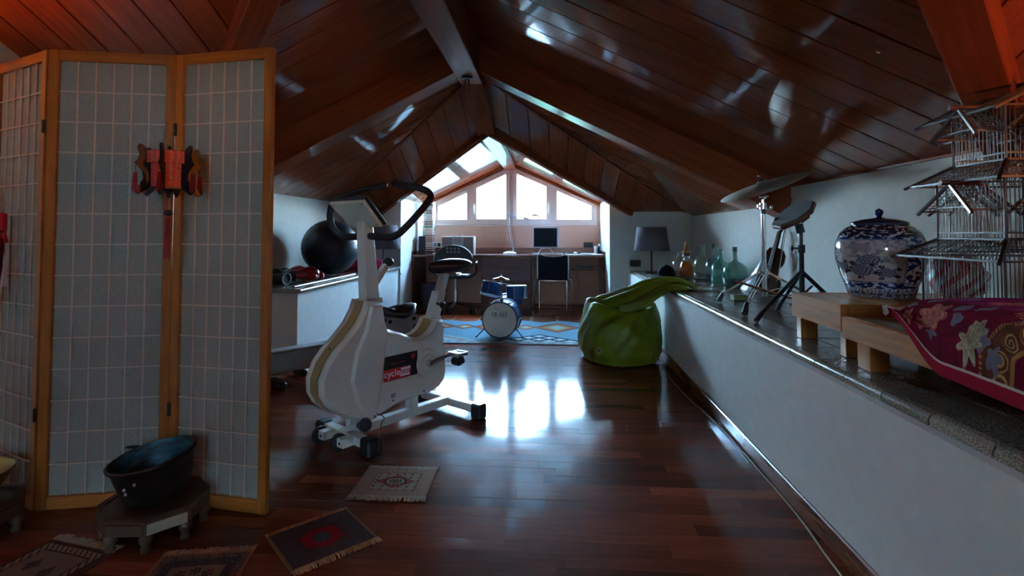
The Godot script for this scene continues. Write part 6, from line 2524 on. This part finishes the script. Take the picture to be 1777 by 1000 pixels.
func build_cage() -> void:
	mk("cage_wire", lin(0.055, 0.034, 0.028), 0.4)
	mk("cage_wood", lin(0.05, 0.032, 0.028), 0.35)
	mk("ridge_wood", lin(0.13, 0.045, 0.02), 0.4)
	var t := thing("bird_cage", "tall pagoda-shaped wire bird cage with tiered roofs behind the blanket", "bird cage", Vector3(1.455, 0.7548, -1.80))
	var lev := [[0.17, 0.0, 0.235, 0.165], [0.138, 0.235, 0.475, 0.145], [0.105, 0.475, 0.685, 0.12]]
	var st := nb()
	bx(st, Vector3(-0.175, 0, -0.17), Vector3(0.175, 0.018, 0.17), 0.003)
	put(st, "tray", M.cage_wood, t)
	for k in 3:
		var h: float = lev[k][0]
		var y0: float = lev[k][1]
		var y1: float = lev[k][2]
		st = nb()
		for sx in [-1.0, 1.0]:
			for sz in [-1.0, 1.0]:
				cyl(st, Vector3(h * sx, y0, h * sz), Vector3(h * sx, y1, h * sz), 0.004, -1, 8)
		for yy in [y0 + 0.012, y0 + 0.06, y1 - 0.006]:
			for sx in [-1.0, 1.0]:
				bar(st, Vector3(h * sx, yy, -h), Vector3(h * sx, yy, h), 0.004, 0.005)
				bar(st, Vector3(-h, yy, h * sx), Vector3(h, yy, h * sx), 0.004, 0.005)
		var tier := put(st, "tier_frame", M.cage_wood, t)
		st = nb()
		var c := [Vector3(-h, 0, -h), Vector3(h, 0, -h), Vector3(h, 0, h), Vector3(-h, 0, h)]
		for i in 4:
			wire_wall(st, c[i], c[(i + 1) % 4], y0, y1, 0.0135)
		put(st, "tier_wires", M.cage_wire, tier, true)
		if k < 2:
			# skirt roof: rises from a wide eave to the foot of the next tier
			var e: float = h + 0.055
			var hi: float = lev[k + 1][0]
			var ye: float = y1 - 0.02
			var yt: float = y1 + 0.04
			for i in 4:
				var r := Basis(Vector3.UP, PI / 2 * i)
				cage_slope(t, "skirt_roof", r * Vector3(-e, ye, e), r * Vector3(e, ye, e), r * Vector3(-hi, yt, hi), r * Vector3(hi, yt, hi), 24, 4)
			# small gables over each side
			for i in 4:
				var r := Basis(Vector3.UP, PI / 2 * i)
				var gy: float = y1 + 0.215
				var g := 0.105 - 0.018 * k
				var zo: float = hi + 0.075
				var zi: float = hi - 0.02
				for s in [-1.0, 1.0]:
					cage_slope(t, "gable_roof", r * Vector3(g * s, gy - 0.085, zo), r * Vector3(g * s, gy - 0.085, zi), r * Vector3(0, gy, zo - 0.02), r * Vector3(0, gy, zi), 4, 9)
				st = nb()
				cyl(st, r * Vector3(0, gy + 0.004, zo + 0.008), r * Vector3(0, gy + 0.004, zi - 0.01), 0.0085, -1, 12)
				put(st, "ridge_pole", M.ridge_wood, t)
				st = nb()
				bar(st, r * Vector3(-g * 0.8, gy - 0.075, zo - 0.015), r * Vector3(g * 0.8, gy - 0.075, zo - 0.015), 0.004, 0.005)
				put(st, "tie_bar", M.cage_wire, t)
	# top roof
	var e := 0.165
	for s in [-1.0, 1.0]:
		cage_slope(t, "top_roof", Vector3(e * s, 0.665, -0.17), Vector3(e * s, 0.665, 0.17), Vector3(0.0, 0.752, -0.17), Vector3(0.0, 0.752, 0.17), 20, 8)
	st = nb()
	cyl(st, Vector3(0, 0.755, -0.18), Vector3(0, 0.755, 0.18), 0.007, -1, 12)
	put(st, "ridge_pole", M.ridge_wood, t)
	st = nb()
	var ringp := []
	for i in 24:
		var a := TAU * i / 24.0
		ringp.append(Vector3(-0.05 + 0.015 * cos(a), 0.768 + 0.015 * sin(a) + 0.012, 0.02))
	tube(st, ringp, 0.0022, 6, -1.0, true)
	put(st, "hanging_ring", M.chrome, t)

# ------------------------------------------------------------------ blanket
func build_blanket() -> void:
	var Z0 := -1.625
	var LEN := 0.80
	var t := thing("folded_blanket", "thick magenta blanket with flowers folded over the woven bench", "blanket", Vector3(1.2, 0.757, -1.3))
	var o := t.position
	var loop_at := func(s: float) -> Array:
		# s: metres from the left end
		var k := smoothstep(0.0, 0.05, s)
		var hem: float = 0.815 - 0.125 * smoothstep(0.0, 0.21, s) - 0.02 * smoothstep(0.2, 0.8, s)
		var top: float = 0.842 + 0.026 * k
		return [Vector2(1.50, 0.757), Vector2(1.505, 0.80), Vector2(1.49, top - 0.012), Vector2(1.38, top), Vector2(1.20, top + 0.004), Vector2(1.07, top + 0.001), Vector2(1.02, top - 0.006), Vector2(0.992, top - 0.022), Vector2(0.976, top - 0.05 * k - 0.012), Vector2(0.968, lerpf(hem, top, 0.5)), Vector2(0.965, hem + 0.02), Vector2(0.966, hem), Vector2(0.978, hem - 0.002), Vector2(0.992, hem + 0.015), Vector2(1.004, maxf(hem + 0.02, 0.77)), Vector2(1.03, 0.7585), Vector2(1.2, 0.7585), Vector2(1.50, 0.757)]
	var nz := n01(6, 3.0)
	var surf := func(u: float, v: float) -> Vector3:
		var s := LEN * u
		var a: Array = loop_at.call(s)
		var f := v * (a.size() - 1)
		var i := mini(int(f), a.size() - 2)
		var p: Vector2 = a[i].lerp(a[i + 1], f - i)
		var wob: float = 0.004 * nz.get_noise_2d(s * 2.0, v * 6.0)
		return Vector3(p.x - wob, p.y + absf(wob), Z0 + s + 0.012 * sin(v * 9.0) * (1.0 - smoothstep(0.0, 0.2, s))) - o
	var N := 17.0
	# distance from the hem upwards for each stretch of the loop, so that flowers keep their shape
	var wrap := [0.62, 0.57, 0.53, 0.42, 0.24, 0.175, 0.145, 0.11, 0.075, 0.045, 0.012, 0.0, -0.01, -0.05, -0.1, -0.15, -0.3, -0.6]
	var n2 := n01(8, 22.0)
	var petals := func(s: float, w: float, c: Array) -> float:
		var d := Vector2(s - c[0], w - c[1])
		return d.length() / (c[2] * (0.80 + 0.20 * cos(d.angle() * c[3])))
	var pat := func(px: int, py: int) -> Color:
		var s := LEN * (px + 0.5) / 900.0
		var f := (py + 0.5) / 512.0 * N
		var i := mini(int(f), 16)
		var w := lerpf(wrap[i], wrap[i + 1], f - i)
		var g := n2.get_noise_2d(s, w)
		var ground := lin(0.15, 0.004, 0.022)
		if w > 0.17:
			ground = lin(0.24, 0.012, 0.11)
		var c := ground
		if w < -0.01:
			return lin(0.42, 0.42, 0.40)
		if w < 0.018:
			var q := fposmod((s + w) * 110.0, 1.0) < 0.5
			return lin(0.34, 0.012, 0.035) if q else lin(0.24, 0.008, 0.025)
		if w < 0.021:
			return lin(0.5, 0.42, 0.36)
		if s < 0.010:
			return lin(0.5, 0.47, 0.44)
		if s < 0.020:
			return lin(0.36, 0.02, 0.03)
		# gilt medallion border
		var m := Vector2((s - 0.46) / 0.14, (w - 0.03) / 0.13).length()
		if m < 1.0:
			c = lin(0.13, 0.035, 0.018)
			if m > 0.93 and fposmod(atan2(w - 0.03, s - 0.46) * 20.0, 1.0) < 0.6:
				c = lin(0.36, 0.17, 0.05)
			elif m < 0.80 and m > 0.45:
				var r2 := fposmod(atan2(w - 0.03, s - 0.46) * 2.2, 1.0) - 0.5
				var sp := Vector2(r2 * 1.3, (m - 0.62) * 3.0)
				if fposmod(sp.length() * 4.0 - sp.angle() / TAU, 1.0) < 0.45 and sp.length() < 0.55:
					c = lin(0.42, 0.24, 0.08)
			elif m < 0.42:
				c = ground if m < 0.34 else lin(0.36, 0.17, 0.05)
		# grey-blue leaves
		for l in [[0.055, 0.12, 0.018, 3], [0.085, 0.155, 0.016, 4], [0.20, 0.145, 0.024, 3], [0.245, 0.16, 0.020, 4], [0.225, 0.105, 0.022, 3], [0.315, 0.07, 0.030, 5], [0.165, 0.055, 0.018, 4], [0.36, 0.045, 0.024, 5], [0.09, 0.20, 0.02, 3], [0.28, 0.21, 0.03, 4], [0.43, 0.20, 0.03, 4], [0.56, 0.19, 0.03, 3], [0.62, 0.10, 0.03, 5], [0.68, 0.06, 0.03, 5]]:
			if petals.call(s, w, l) < 0.95:
				c = lin(0.115, 0.10, 0.14).lerp(lin(0.25, 0.22, 0.27), clampf(0.5 + g, 0.0, 1.0))
		# salmon peonies
		for p in [[0.145, 0.105, 0.048, 6], [0.120, 0.070, 0.030, 5], [0.060, 0.085, 0.022, 5], [0.085, 0.050, 0.022, 5], [0.40, 0.150, 0.040, 6], [0.34, 0.175, 0.026, 5], [0.58, 0.14, 0.05, 6], [0.19, 0.22, 0.04, 5], [0.50, 0.24, 0.05, 6], [0.70, 0.13, 0.05, 6]]:
			var r: float = petals.call(s, w, p)
			if r < 1.0:
				var lay := fposmod(r * 2.6 + 0.12 * sin(atan2(w - p[1], s - p[0]) * 8.0), 1.0)
				c = lin(0.36, 0.075, 0.055).lerp(lin(0.50, 0.24, 0.20), lay)
		# cream flower
		for p in [[0.285, 0.060, 0.040, 7], [0.300, 0.090, 0.026, 5], [0.64, 0.055, 0.038, 7]]:
			var r: float = petals.call(s, w, p)
			if r < 1.0:
				c = lin(0.24, 0.20, 0.13).lerp(lin(0.46, 0.40, 0.27), fposmod(r * 2.2, 1.0))
		return c.lerp(Color.BLACK, clampf(0.08 + 0.25 * g, 0.0, 0.35))
	var bm := mk("blanket_plush", Color(1, 1, 1), 0.95, 0.0, 0.12)
	bm.albedo_texture = tex_of(900, 512, pat)
	bm.texture_repeat = false
	var st := nb()
	sheet(st, 60, 68, surf, true)
	# left end closed
	smooth(st)
	var mid: Vector3 = (surf.call(0.0, 0.0) + surf.call(0.0, 0.55)) * 0.5
	for i in 68:
		tri(st, mid, surf.call(0.0, i / 68.0), surf.call(0.0, (i + 1) / 68.0), Vector2(0.003, 0.1), Vector2(0.003, 0.1), Vector2(0.003, 0.1))
	put(st, "plush", bm, t)
	st = nb()
	var edge := []
	for i in 25:
		edge.append(surf.call(0.0, lerpf(0.22, 0.66, i / 24.0)) + Vector3(-0.002, 0, -0.004))
	tube(st, edge, 0.008, 8)
	put(st, "lining", mk("lining_white", lin(0.42, 0.42, 0.42), 0.85), t)

# ------------------------------------------------------------------ low octagonal tables, basin and bowl
func oct_table(label: String, at: Vector3, turn: float, r: float) -> Node3D:
	var t := thing("octagonal_table", label, "table", at, turn)
	var oct := PackedVector2Array()
	for i in 8:
		var a := TAU * (i + 0.5) / 8.0
		oct.append(Vector2(cos(a), sin(a)) * r)
	var lay := Transform3D(Basis(Vector3(1, 0, 0), -PI / 2), Vector3.ZERO)
	var st := nb()
	prism(st, oct, 0.095, 0.112, lay, 0.004)
	var top := put(st, "table_top", M.table_wood, t)
	st = nb()
	ring(st, oct, inset(oct, 0.022), 0.112, 0.116, lay)
	put(st, "rim", M.table_wood, top)
	for i in 8:
		var a := TAU * i / 8.0
		var d := Vector3(cos(a), 0, -sin(a))
		st = nb()
		box(st, d * r * 0.905 + Vector3(0, 0.078, 0), Vector3(0.010, 0.036, r * 0.70), Basis(Vector3.UP, a), 0.002)
		var ap := put(st, "apron", M.table_wood if i != 7 else M.bone_inlay, t)
		st = nb()
		var p := Vector3(cos(a + PI / 8), 0, -sin(a + PI / 8)) * r * 0.88
		lathe(st, [Vector2(0.0, 0), Vector2(0.014, 0.0), Vector2(0.017, 0.012), Vector2(0.012, 0.022), Vector2(0.020, 0.036), Vector2(0.021, 0.05), Vector2(0.013, 0.06), Vector2(0.019, 0.068), Vector2(0.019, 0.096), Vector2(0, 0.096)], 14, Transform3D(Basis(), p))
		put(st, "leg", M.table_wood, t)
	return t

func build_low_tables() -> void:
	wood("table_wood", lin(0.075, 0.034, 0.016), 0.45, Vector3(0.8, 9, 1))
	mk("bone_inlay", lin(0.30, 0.26, 0.20), 0.6)
	oct_table("small dark octagonal low table under the dented metal basin", Vector3(-1.405, 0, -1.835), 0.10, 0.170)
	oct_table("dark low table under the brass bowl at the screen's left fold", Vector3(-2.02, 0, -1.735), 0.0, 0.165)
	# old basin, tilted
	var t := thing("metal_basin", "old dark metal basin with verdigris inside on the octagonal table", "basin", Vector3(-1.385, 0.1175, -1.825))
	var tilt := Transform3D(Basis(Vector3(0, 0, 1), 0.13) * Basis(Vector3(1, 0, 0), 0.10), Vector3(0, 0.016, 0))
	var iron := mk("basin_iron", lin(0.045, 0.038, 0.036), 0.45, 0.5)
	iron.albedo_texture = noise_tex(0.03, 0.5, 1.0, 51)
	var st := nb()
	lathe(st, [Vector2(0, 0.0), Vector2(0.092, 0.0), Vector2(0.100, 0.008), Vector2(0.117, 0.075), Vector2(0.128, 0.128), Vector2(0.137, 0.133), Vector2(0.138, 0.140), Vector2(0.129, 0.142)], 56, tilt)
	var bas := put(st, "outside", iron, t)
	var vg := mk("verdigris", lin(0.028, 0.15, 0.19), 0.5, 0.2)
	vg.albedo_texture = noise_tex(0.03, 0.3, 1.0, 52)
	st = nb()
	lathe(st, [Vector2(0.129, 0.142), Vector2(0.122, 0.120), Vector2(0.110, 0.07), Vector2(0.092, 0.010), Vector2(0.0, 0.006)], 56, tilt)
	put(st, "inside", vg, t)
	st = nb()
	var hp := []
	for i in 20:
		var a := TAU * i / 20.0
		hp.append(tilt * Vector3(-0.122 + 0.022 * cos(a), 0.148 + 0.008 * sin(a), -0.062 + 0.014 * sin(a)))
	tube(st, hp, 0.004, 6, -1.0, true)
	cyl(st, tilt * Vector3(-0.112, 0.125, -0.06), tilt * Vector3(-0.120, 0.146, -0.062), 0.005, -1, 8)
	put(st, "handle", M.dark_iron, bas)
	for p in [Vector3(-0.01, 0.085, 0.127), Vector3(-0.012, 0.068, 0.122), Vector3(0.03, 0.10, 0.128)]:
		st = nb()
		ball(st, tilt * p, Vector3(0.006, 0.006, 0.004), 10)
		put(st, "rivet", M.steel, bas)
	# brass bowl at the frame's edge
	t = thing("brass_bowl", "wide brass bowl with dark ring handle on the low table", "bowl", Vector3(-2.03, 0.1165, -1.735))
	t.scale = Vector3(0.84, 0.80, 0.84)
	st = nb()
	lathe(st, [Vector2(0, 0.0), Vector2(0.07, 0.0), Vector2(0.10, 0.02), Vector2(0.135, 0.075), Vector2(0.158, 0.125), Vector2(0.162, 0.128), Vector2(0.160, 0.132), Vector2(0.152, 0.127), Vector2(0.128, 0.075), Vector2(0.09, 0.022), Vector2(0, 0.012)], 48)
	put(st, "vessel", M.brass, t)
	st = nb()
	hp = []
	for i in 26:
		var a := TAU * i / 26.0
		hp.append(Vector3(0.035 + 0.052 * cos(a), 0.118 + 0.034 * sin(a), 0.125 - 0.03 * sin(a)))
	tube(st, hp, 0.006, 8, -1.0, true)
	put(st, "ring_handle", M.dark_iron, t)

# ------------------------------------------------------------------ lantern and ribbon on the screen
func tassel(parent: Node3D, p: Vector3, len: float, r: float) -> void:
	var st := nb()
	cyl(st, p, p + Vector3(0, 0.03, 0), 0.0012, -1, 5)
	for i in 14:
		var a := TAU * i / 14.0
		var q := r * (0.5 + 0.5 * ((i * 7) % 5) / 4.0)
		cyl(st, p + Vector3(cos(a), 0, sin(a)) * q * 0.45, p + Vector3(cos(a) * q, -len * (0.92 + 0.08 * ((i * 3) % 4) / 3.0), sin(a) * q), 0.0016, 0.0013, 5)
	var ta := put(st, "tassel", M.tassel_red, parent)
	st = nb()
	ball(st, p, Vector3(0.005, 0.005, 0.005), 10)
	put(st, "bead", M.brass, ta)

func build_lantern() -> void:
	mk("tassel_red", lin(0.34, 0.006, 0.010), 0.7)
	mk("lacquer_black", lin(0.008, 0.008, 0.009), 0.3)
	var nz := n01(44, 0.09)
	var bro := func(px: int, py: int) -> Color:
		var g := nz.get_noise_2d(px, py) + 0.5 * sin(px * 0.25 + 3.0 * nz.get_noise_2d(py, px))
		return lin(0.70, 0.012, 0.012) if g < 0.28 else lin(0.52, 0.20, 0.12)
	var br := mk("brocade_red", Color(1, 1, 1), 0.35)
	br.albedo_texture = tex_of(160, 160, bro)
	br.uv1_scale = Vector3(9, 9, 1)
	var t := thing("paper_lantern", "red brocade hexagonal lantern with black scrolls and tassels on the screen", "lantern", Vector3(-1.402, 1.215, -1.862), 0.90)
	var hex := PackedVector2Array()
	for i in 6:
		var a := TAU * i / 6.0
		hex.append(Vector2(cos(a), sin(a)))
	var lay := Transform3D(Basis(Vector3(1, 0, 0), -PI / 2), Vector3.ZERO)
	for part in [[0.060, 0.0, 0.086, "body"], [0.074, 0.086, 0.130, "upper_band"]]:
		for i in 6:
			var a: Vector2 = hex[i] * part[0]
			var b: Vector2 = hex[(i + 1) % 6] * part[0]
			var p0 := Vector3(a.x, part[1], -a.y)
			var p1 := Vector3(b.x, part[1], -b.y)
			var up := Vector3(0, part[2] - part[1], 0)
			var n := (p1 - p0).cross(up).normalized()
			var st := nb()
			flat(st)
			quad(st, p0, p1, p1 + up, p0 + up, Vector2(0, 0), Vector2(0.06, 0), Vector2(0.06, 0.05), Vector2(0, 0.05))
			quad(st, p1 - n * 0.002, p0 - n * 0.002, p0 + up - n * 0.002, p1 + up - n * 0.002)
			quad(st, p0 + up, p1 + up, p1 + up - n * 0.002, p0 + up - n * 0.002)
			put(st, part[3], br, t)
	var st := nb()
	var h2 := PackedVector2Array()
	for q in hex:
		h2.append(q * 0.064)
	prism(st, h2, -0.006, 0.0, lay)
	put(st, "frame_plate", M.lacquer_black, t)
	st = nb()
	h2 = PackedVector2Array()
	for q in hex:
		h2.append(q * 0.072)
	prism(st, h2, 0.126, 0.132, lay)
	put(st, "frame_plate", M.lacquer_black, t)
	var fin := v2([[0.056, 0.0], [0.070, -0.012], [0.096, -0.030], [0.106, -0.022], [0.092, 0.004], [0.080, 0.030], [0.084, 0.055], [0.100, 0.074], [0.108, 0.084], [0.098, 0.094], [0.092, 0.115], [0.100, 0.140], [0.094, 0.152], [0.082, 0.148], [0.066, 0.128], [0.058, 0.10]])
	for i in 6:
		var a := TAU * i / 6.0
		st = nb()
		prism(st, fin, -0.005, 0.005, Transform3D(Basis(Vector3.UP, a), Vector3.ZERO), 0.0015)
		put(st, "scroll", M.lacquer_black, t)
		var d := Vector3(cos(a), 0, -sin(a))
		tassel(t, d * 0.103 + Vector3(0, 0.050, 0), 0.072, 0.010)
	st = nb()
	lathe(st, [Vector2(0, -0.040), Vector2(0.008, -0.034), Vector2(0.006, -0.024), Vector2(0.016, -0.014), Vector2(0.022, -0.006), Vector2(0, -0.006)], 18)
	put(st, "pendant", M.lacquer_black, t)
	st = nb()
	lathe(st, [Vector2(0.012, 0.132), Vector2(0.010, 0.140), Vector2(0.005, 0.142), Vector2(0.008, 0.150), Vector2(0, 0.157)], 14)
	put(st, "finial", M.lacquer_black, t)
	st = nb()
	cyl(st, Vector3(0, -0.082, 0), Vector3(0, -0.038, 0), 0.0015, -1, 6)
	ball(st, Vector3(0, -0.092, 0), Vector3(0.014, 0.012, 0.014), 16)
	put(st, "ball_drop", M.lacquer_black, t)
	tassel(t, Vector3(0, -0.106, 0), 0.158, 0.011)
	st = nb()
	tube(st, [Vector3(0, 0.155, 0), Vector3(0.026, 0.198, -0.08), Vector3(0.058, 0.245, -0.160)], 0.0012, 5)
	put(st, "cord", M.lacquer_black, t)
	# rosette with ribbons on the left panel
	t = thing("ribbon_rosette", "red and pale pink ribbon ornament hanging on the screen's left panel", "ribbon", Vector3(-2.150, 0.78, -1.985), -0.38)
	var red := cloth("ribbon_red", lin(0.42, 0.008, 0.018), 0.5)
	var pale := cloth("ribbon_pale", lin(0.46, 0.30, 0.32), 0.5)
	for r in [["ribbon_loop", red, -0.012, 0.345, 0.23, 0.030, 0.03, 0.0], ["ribbon_tail", red, -0.045, 0.26, 0.02, 0.034, 0.02, 0.012], ["ribbon_tail", pale, 0.010, 0.27, 0.06, 0.036, 0.025, 0.006], ["ribbon_tail", pale, -0.075, 0.20, 0.0, 0.02, 0.012, 0.018]]:
		for fl in [true, false]:
			pass
		st = nb()
		var strip := func(u: float, v: float) -> Vector3:
			var y := lerpf(r[3], r[4], v)
			var x: float = lerpf(0.0, r[2], v) + (u - 0.5) * 2.0 * r[5] * (0.4 + 0.6 * smoothstep(0.0, 0.5, v))
			return Vector3(x, y, r[7] + 0.012 + r[6] * 0.5 * sin(u * 7.0 + v * 3.0) * (0.3 + v * 0.5) + 0.01)
		sheet(st, 12, 16, strip, false)
		sheet(st, 12, 16, func(u: float, v: float) -> Vector3: return strip.call(u, v) - Vector3(0, 0, 0.0012), true)
		put(st, r[0], r[1], t)
	st = nb()
	ball(st, Vector3(-0.002, 0.315, 0.030), Vector3(0.022, 0.036, 0.014), 18)
	put(st, "knot", red, t)
	st = nb()
	bx(st, Vector3(-0.016, 0.29, 0.040), Vector3(0.004, 0.335, 0.046), 0.003)
	put(st, "gilt_emblem", M.brass, t)

# ------------------------------------------------------------------ small things
func build_small_things() -> void:
	# ceiling hook on the ridge beam
	var t := thing("ceiling_hook", "black double hook on a round plate under the ridge beam", "hook", Vector3(-0.645, 2.24, -4.03))
	var st := nb()
	cyl(st, Vector3(0, -0.012, 0), Vector3(0, 0, 0), 0.040, -1, 24)
	put(st, "plate", M.dark_iron, t)
	for s in [-1.0, 1.0]:
		st = nb()
		tube(st, curve([Vector3(0.012 * s, -0.012, 0), Vector3(0.016 * s, -0.05, 0.01), Vector3(0.022 * s, -0.085, 0.02), Vector3(0.010 * s, -0.11, 0.02)]), 0.0035, 8)
		put(st, "prong", M.dark_iron, t)
	# flex along the skirting
	st = nb()
	tube(st, curve([Vector3(0.88, 0.004, -4.35), Vector3(0.845, 0.004, -3.9), Vector3(0.865, 0.004, -3.4), Vector3(0.902, 0.004, -3.0), Vector3(0.905, 0.004, -2.5), Vector3(0.903, 0.004, -2.1), Vector3(0.880, 0.004, -1.8), Vector3(0.870, 0.004, -1.45), Vector3(0.875, 0.004, -1.1)]), 0.0035, 6)
	tag(put(st, "speaker_flex", mk("flex_cream", lin(0.30, 0.24, 0.12), 0.5)), "thin yellowish flex lying on the floor along the skirting", "cable")
	st = nb()
	tube(st, curve([Vector3(0.885, 0.003, -3.35), Vector3(0.893, 0.003, -3.05), Vector3(0.898, 0.003, -2.8), Vector3(0.890, 0.003, -2.55)]), 0.003, 6)
	tag(put(st, "thin_cable", M.black_plastic), "short thin black cable on the floor at the skirting", "cable")
